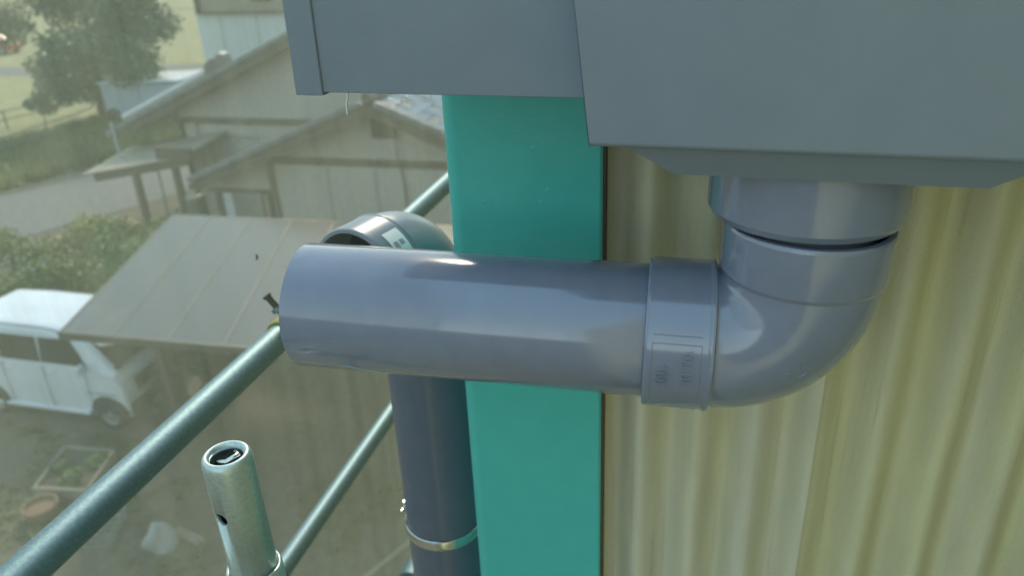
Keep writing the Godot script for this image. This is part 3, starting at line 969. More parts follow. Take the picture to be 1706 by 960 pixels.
# leaf-sized faces through a cluster of blobs
func foliage(blobs: Array, count: int, leaf: float, tones: Array) -> Geo:
	var g := Geo.new()
	var total := 0.0
	for q in blobs: total += q[1] * q[1]
	for q in blobs:
		var n := int(count * q[1] * q[1] / total)
		for k in n:
			var d := Vector3(rng.randfn(), rng.randfn(), rng.randfn()).normalized()
			var at: Vector3 = q[0] + d * q[1] * Vector3(1, q[2], 1) * pow(rng.randf(), 0.42) * rng.randf_range(0.85, 1.12)
			var nn := (d + Vector3(rng.randfn(), rng.randfn() + 0.5, rng.randfn()) * 0.8).normalized()
			var x := nn.cross(Vector3(rng.randfn(), rng.randfn(), rng.randfn())).normalized()
			var y := nn.cross(x)
			var s := leaf * rng.randf_range(0.6, 1.35)
			var tone: Color = tones[rng.randi() % tones.size()]
			var br := rng.randf_range(0.75, 1.25)
			g.col = Color(tone.r * br, tone.g * br, tone.b * br)
			var a := at - x * s * 0.5
			var b := at + y * s * 0.36
			var c := at + x * s * 0.5
			var e := at - y * s * 0.36
			g.tri(a, b, c, nn, nn, nn)
			g.tri(a, c, e, nn, nn, nn)
	return g

func tree(called: String, label: String, at: Vector3, blobs: Array, trunk_r: float, count: int, leaf: float, tones: Array, limbs: Array) -> void:
	var t := thing(called, label, "tree", at)
	var g := Geo.new()
	for q in limbs:
		var p: Array = q[0]
		var m := p.size()
		for i in m - 1:
			var r0 := lerpf(q[1], q[1] * 0.3, float(i) / (m - 1))
			var r1 := lerpf(q[1], q[1] * 0.3, float(i + 1) / (m - 1))
			var a: Vector3 = at + p[i]
			var b: Vector3 = at + p[i + 1]
			g.lathe(a, along(b - a), [Vector2(0, r0), Vector2((b - a).length(), r1)], 9)
	part(t, "trunk", g, M.bark)
	part(t, "crown", foliage(blobs.map(func(q): return [at + q[0], q[1], q[2]]), count, leaf, tones), M.leaf)

func plants() -> void:
	rng.seed = 11
	var blobs: Array = []
	var b0 := Vector3(0.6, 2.9, 0)
	for k in 32:
		var d := Vector3(rng.randf_range(-3.6, 3.6), rng.randf_range(-1.6, 5.2), rng.randf_range(-2.6, 2.6))
		var s := 1.0 - 0.10 * absf(d.y - 1.5)
		d.x *= s; d.z *= s
		blobs.append([b0 + d, rng.randf_range(0.8, 1.5), 0.85])
	tree("broad_tree", "large dark green broadleaf tree standing on the bank before the field", Vector3(-28.6, 0, -30.2), blobs, 0.2, 30000, 0.20,
		[Color(0.085, 0.130, 0.070), Color(0.105, 0.150, 0.088), Color(0.070, 0.110, 0.058)],
		[[[Vector3(0, 0, 0), Vector3(0.1, 1.2, 0), Vector3(0.4, 2.6, 0.1), Vector3(0.5, 4.5, 0), Vector3(0.7, 7.0, 0)], 0.22], [[Vector3(0.3, 2.0, 0), Vector3(-1.0, 3.2, 0.3), Vector3(-2.4, 4.3, 0.4)], 0.11], [[Vector3(0.4, 2.4, 0), Vector3(1.6, 3.4, -0.3), Vector3(2.9, 4.6, -0.2)], 0.11], [[Vector3(0.45, 3.2, 0), Vector3(0.2, 4.2, 1.2), Vector3(-0.4, 5.6, 1.8)], 0.08]])
	tree("sapling", "small leaning sapling at the foot of the large tree", Vector3(-29.2, 0, -27.4), [[Vector3(-0.1, 1.3, 0), 0.55, 0.55], [Vector3(0.5, 1.1, 0.1), 0.45, 0.6], [Vector3(0.2, 1.6, 0), 0.4, 0.7]], 0.05, 700, 0.16,
		[Color(0.06, 0.10, 0.035), Color(0.045, 0.08, 0.03)], [[[Vector3(0, 0, 0), Vector3(0.1, 0.7, 0), Vector3(0.2, 1.5, 0)], 0.04]])
	# shrubs between the road and the carport
	var at := [Vector3(-16.2, 0, -13.0), Vector3(-15.2, 0, -14.9), Vector3(-13.9, 0, -14.2), Vector3(-13.4, 0, -12.6), Vector3(-12.2, 0, -13.6), Vector3(-14.6, 0, -12.2), Vector3(-12.6, 0, -15.2)]
	var lab := ["yellowish round shrub at the road edge with its left side open to gravel", "yellow green shrub at the back of the hedge below the road", "mid green shrub in the middle of the hedge", "dark green shrub in the hedge right behind the van roof", "green shrub in the hedge beside the carport edge", "olive shrub with a few pale flowers behind the van", "bright green shrub in the hedge below the porch"]
	for k in at.size():
		var t := thing("shrub", lab[k], "shrub", at[k], "hedge of shrubs behind the van")
		var bl: Array = []
		for j in 7:
			bl.append([at[k] + Vector3(rng.randf_range(-0.75, 0.75), rng.randf_range(0.35, 1.15), rng.randf_range(-0.75, 0.75)), rng.randf_range(0.38, 0.62), 0.9])
		var warm := [1.5, 1.5, 0.95, 0.8, 0.95, 1.1, 1.25][k] as float
		part(t, "foliage", foliage(bl, 3600, 0.105, [Color(0.12 * warm, 0.17 * lerpf(1.0, warm, 0.6), 0.035), Color(0.085 * warm, 0.14, 0.032), Color(0.15 * warm, 0.19 * lerpf(1.0, warm, 0.6), 0.042)]), M.leaf)
		if k == 5:
			var fl := Geo.new()
			for j in 26:
				fl.box(at[k] + Vector3(rng.randf_range(-0.8, 0.8), rng.randf_range(1.0, 1.5), rng.randf_range(-0.6, 0.6)), Vector3(0.07, 0.04, 0.07), 0.015, Basis(UPV, rng.randf() * TAU))
			var o := part(t, "flowers", fl, M.pale_plastic)
			o.set_meta("kind", "stuff")
		var g := Geo.new()
		for j in 4:
			g.tube([at[k], at[k] + Vector3(rng.randf_range(-0.4, 0.4), 0.8, rng.randf_range(-0.4, 0.4))], 0.025, 6)
		part(t, "stems", g, M.bark)

	# dark bushes in front of the van
	var spots := [Vector3(-8.75, 0, -9.35), Vector3(-8.35, 0, -10.2)]
	var names := ["dark bush right in front of the van's nose", "dark leafy bush under the carport behind the van's nose"]
	for k in 2:
		var t := thing("shrub", names[k], "shrub", spots[k])
		var bl: Array = []
		for j in 7: bl.append([spots[k] + Vector3(rng.randf_range(-0.2, 0.2), 0.2 + 0.19 * j, rng.randf_range(-0.45, 0.45)), rng.randf_range(0.24, 0.34), 1.0])
		part(t, "foliage", foliage(bl, 2200, 0.10, [Color(0.05, 0.06, 0.026), Color(0.065, 0.06, 0.032), Color(0.04, 0.055, 0.025)]), M.leaf)
		var g := Geo.new()
		for j in 3: g.tube([spots[k], spots[k] + Vector3(rng.randf_range(-0.15, 0.15), 1.0, rng.randf_range(-0.3, 0.3))], 0.02, 6)
		part(t, "stems", g, M.bark)

# ---------------------------------------------------------------- neighbours
func tile_mesh() -> ArrayMesh:
	# curved roof tile, 0.27 wide along +x, 0.31 long up +z-; laid with its lower edge at z = 0
	var g := Geo.new()
	var top: Array = []
	var low: Array = []
	for i in 7:
		var u := i / 6.0
		var h := 0.030 * cos(u * TAU * 0.92 + 0.2) + 0.03
		top.append(Vector3(u * 0.275, h + 0.022, 0)); low.append(Vector3(u * 0.275, h, 0))
	var back := func(r: Array) -> Array: return r.map(func(p): return p + Vector3(0, -0.026, -0.30))
	g.grid([top, back.call(top)], UPV)
	for i in 6:
		g.quad(top[i], top[i + 1], low[i + 1], low[i], Vector3(0, 0, 1))
	g.quad(top[0], low[0], low[0] + Vector3(0, -0.026, -0.30), top[0] + Vector3(0, -0.026, -0.30), Vector3(-1, 0, 0))
	g.quad(top[6], low[6], low[6] + Vector3(0, -0.026, -0.30), top[6] + Vector3(0, -0.026, -0.30), Vector3(1, 0, 0))
	return g.mesh()

# gable roof whose ridge runs along z: peak x, under-ridge height, slope, eaves at x0/x1, from zf back to zb
func tiled_roof(t: Node3D, px: float, py: float, k: float, x0: float, x1: float, zf: float, zb: float, count_limit: int) -> void:
	var roof := Node3D.new()
	roof.name = "roof"
	t.add_child(roof, true)
	var ang := atan(k)
	var tm := tile_mesh()
	var tones := [M.tile_a, M.tile_b, M.tile_a, M.tile_c]
	var th := 0.16
	for side in [-1, 1]:
		var ex := x0 if side < 0 else x1
		var run := absf(ex - px)
		var length := run / cos(ang)
		# boarding
		var g := Geo.new()
		var down := Vector3(side * cos(ang), -sin(ang), 0)
		var up := Vector3(side * sin(ang), cos(ang), 0)
		var mid := Vector3(px, py, (zf + zb) / 2) + down * length / 2 + up * th / 2
		g.box(mid, Vector3(length, th, absf(zf - zb)), 0.0, Basis(down, up, down.cross(up)))
		var o := MeshInstance3D.new()
		o.name = "roof_deck"; o.mesh = g.mesh(); o.material_override = M.timber
		roof.add_child(o, true)
		o.position = -t.position
		# tiles: local x across the slope, -z up the slope
		var basis := Basis(Vector3(0, 0, 1) * -side, up, down)
		var rows := int(length / 0.245)
		var cols := int(absf(zf - zb) / 0.265)
		var placed := 0
		var rest: Array = []
		for c in cols:
			for r in rows:
				var p := Vector3(px, py, zf) + up * (th + 0.006) + down * (length + 0.04 - r * 0.245) + Vector3(0, 0, -0.265 * (c + (1 if side < 0 else 0)) + 0.02)
				if side > 0: p = Vector3(px, py, zf) + up * (th + 0.006) + down * (length + 0.04 - r * 0.245) + Vector3(0, 0, -0.265 * c + 0.02)
				var tr := Transform3D(basis, p - t.position + Vector3(0, rng.randf_range(-0.004, 0.004), 0))
				if placed < count_limit and side > 0:
					var q := MeshInstance3D.new()
					q.name = "roof_tile"; q.mesh = tm; q.material_override = tones[rng.randi() % 4]; q.transform = tr
					roof.add_child(q, true)
					placed += 1
				else:
					rest.append(tr)
		if rest.size():
			var mm := MultiMesh.new()
			mm.transform_format = MultiMesh.TRANSFORM_3D
			mm.mesh = tm
			mm.instance_count = rest.size()
			for i in rest.size(): mm.set_instance_transform(i, rest[i])
			var mi := MultiMeshInstance3D.new()
			mi.name = "roof_tiles"
			mi.multimesh = mm
			mi.material_override = M.tile_b
			mi.set_meta("kind", "stuff")
			roof.add_child(mi, true)
		# verge: barge board and a row of edge tiles stepping down
		g = Geo.new()
		g.box(Vector3(px, py, zf + 0.03) + down * length / 2 + up * 0.02, Vector3(length, 0.20, 0.05), 0.006, Basis(down, up, down.cross(up)))
		o = MeshInstance3D.new()
		o.name = "barge_board"; o.mesh = g.mesh(); o.material_override = M.timber
		roof.add_child(o, true)
		o.position = -t.position
		var vg := Geo.new()
		vg.box(Vector3(0, 0, 0), Vector3(0.30, 0.15, 0.16), 0.03, Basis.IDENTITY)
		var vm := vg.mesh()
		for r in rows:
			var q := MeshInstance3D.new()
			q.name = "verge_tile"; q.mesh = vm; q.material_override = [M.verge_a, M.verge_b][r % 2]
			var bb := Basis(down, up, down.cross(up)).rotated(Vector3(0, 0, 1), side * 0.07)
			q.transform = Transform3D(bb, Vector3(px, py, zf) + up * (th + 0.045) + down * (length - 0.10 - r * 0.245) + Vector3(0, 0, 0.02) - t.position)
			roof.add_child(q, true)
	# ridge
	var rg := Geo.new()
	rg.box(Vector3(px, py + th + 0.10, (zf + zb) / 2), Vector3(0.22, 0.16, absf(zf - zb)), 0.02)
	rg.lathe(Vector3(px, py + th + 0.20, zf), Basis(Vector3(1, 0, 0), Vector3(0, -1, 0), Vector3(0, 0, -1)), [Vector2(0, 0), Vector2(0, 0.09), Vector2(absf(zf - zb), 0.09)], 14)
	var rm := MeshInstance3D.new()
	rm.name = "ridge"; rm.mesh = rg.mesh(); rm.material_override = M.tile_c
	roof.add_child(rm, true)
	rm.position = -t.position

func houses() -> void:
	rng.seed = 31
	# ---- the nearer house, gable end towards the carport
	var t := thing("tiled_house", "cream gabled house with grey tile roof directly behind the carport", "house", Vector3(-6.9, 0, -16.5))
	tiled_roof(t, -6.91, 4.24, 0.40, -11.35, -2.5, -14.1, -18.3, 272)
	var g := Geo.new()
	var wz := -14.7
	g.prism(Vector3(0, 0, wz - 0.12), along_z(), PackedVector2Array([Vector2(-9.75, 0), Vector2(-3.6, 0), Vector2(-3.6, 2.86), Vector2(-6.91, 4.20), Vector2(-9.75, 3.06)]), 0.0, 0.12)
	part(t, "gable_wall", g, M.plaster)
	g = Geo.new()
	g.box(Vector3(-3.66, 1.4, -16.5), Vector3(0.12, 2.8, 3.5)); part(t, "side_wall", g, M.plaster)
	g = Geo.new()
	g.box(Vector3(-10.4, 1.25, -16.3), Vector3(1.9, 2.5, 0.12)); part(t, "recess_wall", g, M.plaster)
	g = Geo.new()
	g.box(Vector3(-9.72, 1.35, -15.5), Vector3(0.10, 2.7, 1.5)); part(t, "recess_side_wall", g, M.timber)
	# timbers
	for q in [[Vector3(-6.7, 3.015, wz + 0.03), Vector3(6.2, 0.12, 0.07)], [Vector3(-6.7, 2.93, wz + 0.02), Vector3(6.2, 0.03, 0.05)], [Vector3(-9.74, 1.45, wz + 0.03), Vector3(0.13, 2.9, 0.08)], [Vector3(-5.05, 1.45, wz + 0.03), Vector3(0.10, 2.9, 0.06)]]:
		g = Geo.new(); g.box(q[0], q[1], 0.008); part(t, "timber", g, M.timber)
	# thin battens that divide the plaster
	for x in [-8.35, -7.2, -6.55]:
		g = Geo.new(); g.box(Vector3(x, 1.44, wz + 0.012), Vector3(0.03, 2.87, 0.02), 0.004); part(t, "batten", g, M.tan_sheet)
	# louvred vent under the peak
	g = Geo.new(); g.box(Vector3(-6.88, 3.78, wz + 0.03), Vector3(0.56, 0.44, 0.08), 0.01)
	var vent := part(t, "gable_vent", g, M.timber)
	for k in 5:
		g = Geo.new(); g.box(Vector3(-6.88, 3.62 + 0.08 * k, wz + 0.075), Vector3(0.50, 0.05, 0.02), 0.0, Basis(Vector3.RIGHT, -0.5))
		part(vent, "slat", g, M.timber)
	# entrance recess: beam, plaster over it, pale pillar, doors
	g = Geo.new(); g.box(Vector3(-10.62, 2.24, wz), Vector3(1.75, 0.10, 0.12), 0.01); part(t, "entrance_beam", g, M.timber)
	g = Geo.new(); g.prism(Vector3(0, 0, wz - 0.04), along_z(), PackedVector2Array([Vector2(-11.35, 2.29), Vector2(-9.80, 2.29), Vector2(-9.80, 3.04), Vector2(-11.35, 2.42)]), 0.0, 0.06); part(t, "entrance_gable", g, M.plaster)
	g = Geo.new(); g.box(Vector3(-11.02, 1.1, wz - 0.05), Vector3(0.24, 2.2, 0.14), 0.01); part(t, "pillar", g, M.white_wall)
	g = Geo.new(); g.box(Vector3(-11.42, 1.2, wz - 0.4), Vector3(0.10, 2.4, 0.5), 0.01); part(t, "pillar", g, M.timber)
	g = Geo.new(); g.box(Vector3(-10.02, 1.1, wz - 0.05), Vector3(0.12, 2.2, 0.12), 0.01); part(t, "pillar", g, M.tan_sheet)
	for k in 2:
		g = Geo.new(); g.box(Vector3(-10.78 + 0.72 * k, 1.0, -16.2 + 0.03 * k), Vector3(0.74, 2.0, 0.05), 0.006)
		var d := part(t, "sliding_door", g, M.timber)
		g = Geo.new(); g.box(Vector3(-10.78 + 0.72 * k, 1.15, -16.172 + 0.03 * k), Vector3(0.58, 1.5, 0.012))
		part(d, "pane", g, M.dark_glass)
	# service cable on the wall
	g = Geo.new(); g.tube([Vector3(-6.62, 4.0, wz + 0.10), Vector3(-6.60, 3.2, wz + 0.09), Vector3(-6.50, 2.5, wz + 0.05), Vector3(-6.52, 1.8, wz + 0.03), Vector3(-6.48, 0.4, wz + 0.03)], 0.014, 6)
	part(t, "cable", g, M.seam)
	# eave gutter and rain chain at the corner
	g = Geo.new(); g.tube([Vector3(-11.45, 2.50, -14.05), Vector3(-11.45, 2.48, -18.3)], 0.055, 10); part(t, "eave_gutter", g, M.seam)
	g = Geo.new(); g.tube([Vector3(-11.46, 2.48, -14.2), Vector3(-11.48, 1.9, -14.2), Vector3(-11.5, 0.9, -14.2)], 0.022, 8); part(t, "rain_chain", g, M.pale_plastic)
	# barrel that stands under it
	var br := thing("water_barrel", "dark green water barrel under the corner of the cream house", "barrel", Vector3(-11.52, 0, -14.22))
	g = Geo.new()
	g.lathe(Vector3.ZERO, along_y(), [Vector2(0, 0), Vector2(0, 0.20), Vector2(0.3, 0.245), Vector2(0.9, 0.25), Vector2(1.6, 0.24), Vector2(2.10, 0.22), Vector2(2.16, 0.20)].map(func(p): return Vector2(p.x, p.y)), 24)
	own(br, "body", g.mesh(), M.dark_green_plastic)
	g = Geo.new()
	g.lathe(Vector3(0, 2.15, 0), along_y(), [Vector2(0, 0.23), Vector2(0.04, 0.23), Vector2(0.08, 0.15), Vector2(0.09, 0.0)], 24)
	own(br, "lid", g.mesh(), M.dark_green_plastic)

	# ---- the house behind it, with a porch
	t = thing("tiled_house", "larger pale house with brown porch and tiled gable beside the road", "house", Vector3(-10, 0, -22))
	tiled_roof(t, -8.4, 6.02, 0.423, -16.9, 0.2, -18.0, -27.0, 0)
	wz = -18.6
	g = Geo.new()
	g.prism(Vector3(0, 0, wz - 0.12), along_z(), PackedVector2Array([Vector2(-15.0, 0), Vector2(-1.8, 0), Vector2(-1.8, 3.1), Vector2(-8.4, 5.98), Vector2(-15.0, 3.16)]), 0.0, 0.12)
	part(t, "gable_wall", g, M.plaster)
	g = Geo.new(); g.box(Vector3(-14.94, 1.5, -22.6), Vector3(0.12, 3.0, 7.8)); part(t, "side_wall", g, M.plaster)
	g = Geo.new(); g.box(Vector3(-12.2, 2.89, wz + 0.04), Vector3(6.0, 0.16, 0.09), 0.01); part(t, "timber", g, M.timber)
	g = Geo.new(); g.box(Vector3(-14.96, 1.45, wz + 0.02), Vector3(0.14, 2.8, 0.07), 0.01); part(t, "timber", g, M.timber)
	g = Geo.new(); g.tube([Vector3(-14.44, 2.80, wz + 0.06), Vector3(-14.46, 1.0, wz + 0.06)], 0.03, 8); part(t, "wall_pipe", g, M.tan_sheet)
	g = Geo.new(); g.tube([Vector3(-12.5, 2.44, wz + 0.05), Vector3(-14.05, 2.45, wz + 0.05), Vector3(-14.09, 2.40, wz + 0.05), Vector3(-14.10, 1.2, wz + 0.05)], 0.02, 8); part(t, "wall_pipe", g, M.tan_sheet)
	# descending ridge along the verge with its end ornament
	var dn := Vector3(-cos(atan(0.423)), -sin(atan(0.423)), 0)
	var un := Vector3(-sin(atan(0.423)), cos(atan(0.423)), 0)
	g = Geo.new()
	var a0 := Vector3(-8.4, 6.02, -18.5) + dn * 5.1 + un * 0.30
	g.box(a0 + dn * 1.9, Vector3(3.8, 0.22, 0.24), 0.03, Basis(dn, un, dn.cross(un)))
	g.lathe(a0 + un * 0.13, along(dn), [Vector2(0, 0.0), Vector2(0, 0.10), Vector2(3.8, 0.10), Vector2(3.8, 0.0)], 12)
	part(t, "hip_ridge", g, M.tile_a)
	g = Geo.new()
	g.prism(a0 + un * 0.02, along_z(), PackedVector2Array([Vector2(-0.46, -0.28), Vector2(-0.42, 0.10), Vector2(-0.22, 0.26), Vector2(-0.02, 0.30), Vector2(0.10, 0.44), Vector2(0.24, 0.40), Vector2(0.30, 0.16), Vector2(0.40, -0.02), Vector2(0.42, -0.10)]), -0.14, 0.16)
	part(t, "ridge_ornament", g, M.tile_c)
	# eave gutter end and downpipe, pale
	g = Geo.new(); g.tube([Vector3(-16.75, 2.95, -17.9), Vector3(-16.72, 2.75, -17.9), Vector3(-16.45, 2.1, -17.6), Vector3(-15.4, 2.0, -17.4)], 0.045, 8); part(t, "downpipe", g, M.pale_plastic)
	g = Geo.new(); g.tube([Vector3(-16.95, 2.58, -17.9), Vector3(-16.95, 2.56, -27.0)], 0.06, 10); part(t, "eave_gutter", g, M.pale_plastic)
	# porch roof: a lean-to that falls to the left
	g = Geo.new()
	var pa := Vector3(-16.85, 1.84, -16.5)
	var pb := Vector3(-13.45, 2.46, -16.5)
	var pc := Vector3(-13.45, 2.62, -18.5)
	var pd := Vector3(-16.85, 2.06, -18.5)
	var drop := Vector3(0, -0.05, 0)
	g.face(pa, pb, pc, pd, Vector3(-15, 0, -17)); g.face(pa + drop, pb + drop, pc + drop, pd + drop, Vector3(-15, 4, -17))
	var mid := (pa + pb + pc + pd) / 4 + drop / 2
	for e in [[pa, pb], [pb, pc], [pc, pd], [pd, pa]]:
		g.face(e[0], e[1], e[1] + drop, e[0] + drop, mid)
	var porch := part(t, "porch_roof", g, M.tan_sheet)
	g = Geo.new()
	g.box((pa + pb) / 2 + Vector3(0.2, -0.14, -0.1), Vector3(3.2, 0.20, 0.10), 0.01, Basis(Vector3(0, 0, 1), 0.18))
	part(porch, "fascia", g, M.timber)
	g = Geo.new()
	g.box(Vector3(-13.75, 2.50, -16.55), Vector3(1.1, 0.34, 0.14), 0.03, Basis(Vector3(0, 0, 1), -0.04))
	part(porch, "fascia", g, M.timber)
	for q in [[-15.18, 0.16, M.timber], [-14.45, 0.05, M.pale_plastic], [-13.88, 0.15, M.timber]]:
		g = Geo.new(); g.box(Vector3(q[0], 1.0, -16.62), Vector3(q[1], 2.05 if q[0] < -15 else 2.25, q[1]), 0.006); part(t, "porch_post", g, q[2])

	# ---- grey shed beside the tree
	t = thing("garden_shed", "small blue-grey sheet metal shed under the large tree", "shed", Vector3(-25.2, 0, -30.2))
	g = Geo.new(); g.box(Vector3(-25.2, 0.95, -30.2), Vector3(4.0, 1.9, 2.4), 0.02); part(t, "wall", g, M.blue_grey_sheet)
	g = Geo.new(); g.box(Vector3(-25.1, 1.96, -30.2), Vector3(4.3, 0.07, 2.7), 0.01, Basis(Vector3(0, 0, 1), 0.03)); part(t, "roof", g, M.white_wall)
	for x in [-26.2, -25.2, -24.2]:
		g = Geo.new(); g.box(Vector3(x, 0.95, -28.99), Vector3(0.04, 1.86, 0.03)); part(t, "batten", g, M.blue_grey_sheet)
	g = Geo.new()
	g.lathe(Vector3(-26.75, 0.45, -29.0), along_z(), [Vector2(0, 0.34), Vector2(0.12, 0.34), Vector2(0.14, 0.28), Vector2(0.06, 0.22), Vector2(0.06, 0.0)], 20)
	part(t, "fan_outlet", g, M.seam)

	# ---- far white building with a brown upper storey
	t = thing("white_building", "two-storey white building with a brown upper storey far behind the tiled roofs", "building", Vector3(-24.5, 0, -46))
	g = Geo.new(); g.box(Vector3(-24.0, 1.76, -46.5), Vector3(14.0, 3.52, 9.0), 0.0); part(t, "wall", g, M.white_wall)
	g = Geo.new(); g.box(Vector3(-23.9, 5.0, -46.4), Vector3(13.8, 2.9, 8.9), 0.0); part(t, "upper_wall", g, M.tan_sheet)
	g = Geo.new(); g.box(Vector3(-30.72, 5.0, -41.9), Vector3(0.22, 2.9, 0.24), 0.0); part(t, "corner_board", g, M.timber)
	g = Geo.new(); g.box(Vector3(-23.9, 3.55, -41.85), Vector3(13.9, 0.10, 0.30), 0.0); part(t, "cornice", g, M.timber)
	for x in [-29.4, -27.0, -24.6]:
		g = Geo.new(); g.box(Vector3(x, 1.75, -41.98), Vector3(0.05, 3.4, 0.05)); part(t, "panel_joint", g, M.blue_grey_sheet)
	for x in [-26.4, -23.0]:
		g = Geo.new(); g.box(Vector3(x, 4.7, -41.92), Vector3(1.3, 1.1, 0.08)); var w := part(t, "window", g, M.bronze_frame)
		g = Geo.new(); g.box(Vector3(x, 4.7, -41.875), Vector3(1.15, 0.95, 0.02)); part(w, "pane", g, M.dark_glass)
	g = Geo.new(); g.box(Vector3(-23.9, 6.55, -46.4), Vector3(14.6, 0.2, 9.8), 0.0); part(t, "roof", g, M.tile_b)

# ---------------------------------------------------------------- carport, vehicles, yard
func carport() -> void:
	var t := thing("carport", "flat brown-grey carport with long translucent roof panels over the van", "carport", Vector3(-6.5, 0, -9.7))
	var fl := Vector3(-8.78, 2.6, -7.45)
	var ax := Vector3(1, 0, -0.035).normalized()
	var dp := Vector3(-1.56, 0.02, -4.55)
	var pw := 0.86
	var n := 8
	var g := Geo.new()
	# one panel as a skewed slab, its length running back at an angle
	var pa := Vector3(0.012, 0, 0)
	var pb := ax * (pw - 0.012)
	var rows: Array = []
	for i in 9:
		var u := i / 8.0
		rows.append([pa + dp * u, pb + dp * u])
	g.grid(rows, UPV)
	var lowr: Array = []
	for r in rows: lowr.append([r[0] - UPV * 0.006, r[1] - UPV * 0.006])
	g.grid(lowr, Vector3.DOWN)
	var pm := g.mesh()
	for k in n:
		own(t, "roof_panel", pm, M.carport_panel, Transform3D(Basis.IDENTITY, fl + ax * pw * k - t.position + Vector3(0, 0.010 + 0.0, 0)))
	# glazing bars between the panels
	g = Geo.new()
	var d := dp.normalized()
	var side := d.cross(UPV).normalized()
	g.box(dp / 2, Vector3(0.035, 0.030, dp.length()), 0.004, Basis(side, UPV, -d))
	var bar := g.mesh()
	for k in n + 1:
		own(t, "glazing_bar", bar, M.carport_bar, Transform3D(Basis.IDENTITY, fl + ax * pw * k - t.position + Vector3(0, 0.004, 0)))
	# front and back edge beams, purlins
	for u in [0.0, 1.0]:
		g = Geo.new()
		var c: Vector3 = fl + dp * u + ax * pw * n / 2 - UPV * 0.045
		g.box(c, Vector3(pw * n + 0.06, 0.12, 0.06), 0.006, Basis(ax, UPV, ax.cross(UPV)))
		part(t, "edge_beam", g, M.bronze_frame)
	for u in [0.24, 0.72]:
		g = Geo.new()
		g.box(fl + dp * u + ax * pw * n / 2 - UPV * 0.075, Vector3(pw * n, 0.11, 0.07), 0.006, Basis(ax, UPV, ax.cross(UPV)))
		part(t, "purlin", g, M.bronze_frame)
	for q in [[0.24, 1.05], [0.72, 0.35], [0.24, 7.4], [0.72, 7.4]]:
		g = Geo.new()
		var c: Vector3 = fl + dp * q[0] + ax * pw * q[1]
		g.box(Vector3(c.x, 1.23, c.z), Vector3(0.11, 2.46, 0.11), 0.01)
		part(t, "post", g, M.bronze_frame)

# body lofted from cross-sections along x; local frame, front at +x
func loft_body(st: Array) -> Geo:
	var g := Geo.new()
	var rows: Array = []
	for s in st:
		# x, bottom, belt, roof, half width low, half width roof
		var x: float = s[0]; var b: float = s[1]; var m: float = s[2]; var r: float = s[3]; var w: float = s[4]; var wr: float = s[5]
		var c := minf(0.10, (r - m) * 0.45)
		rows.append([Vector3(x, b, w - 0.05), Vector3(x, b + 0.10, w), Vector3(x, lerpf(b, m, 0.6), w + 0.012), Vector3(x, m, w), Vector3(x, r - c, wr + 0.02), Vector3(x, r - c * 0.35, wr - 0.035), Vector3(x, r - 0.01, wr - 0.11), Vector3(x, r + 0.01, 0.0),
			Vector3(x, r - 0.01, -wr + 0.11), Vector3(x, r - c * 0.35, -wr + 0.035), Vector3(x, r - c, -wr - 0.02), Vector3(x, m, -w), Vector3(x, lerpf(b, m, 0.6), -w - 0.012), Vector3(x, b + 0.10, -w), Vector3(x, b, -w + 0.05)])
	for i in rows.size() - 1:
		var cen: Vector3 = (rows[i][0] + rows[i][14] + rows[i + 1][0] + rows[i + 1][14]) / 4 + UPV * 0.6
		for j in 14:
			g.face(rows[i][j], rows[i + 1][j], rows[i + 1][j + 1], rows[i][j + 1], cen)
	for e in [0, rows.size() - 1]:
		var nn := Vector3(-1 if e == 0 else 1, 0, 0)
		for j in 7:
			g.quad(rows[e][j], rows[e][j + 1], rows[e][13 - j], rows[e][14 - j], nn)
	return g

func wheel(t: Node3D, at: Vector3, r: float, outward: float) -> void:
	var g := Geo.new()
	var f := Basis(Vector3(1, 0, 0), Vector3(0, 1, 0) * outward, Vector3(0, 0, outward))
	g.lathe(at, f, [Vector2(-0.16, 0.0), Vector2(-0.16, r - 0.02), Vector2(-0.13, r), Vector2(-0.02, r), Vector2(0.0, r - 0.03), Vector2(0.0, r * 0.66), Vector2(-0.03, r * 0.64)], 28)
	var w := own(t, "wheel", g.mesh(), M.rubber)
	g = Geo.new()
	g.lathe(at, f, [Vector2(-0.03, r * 0.65), Vector2(-0.012, r * 0.62), Vector2(-0.03, r * 0.5), Vector2(-0.015, r * 0.25), Vector2(0.0, r * 0.12), Vector2(0.0, 0.0)], 28)
	own(w, "rim", g.mesh(), M.wheel_silver)

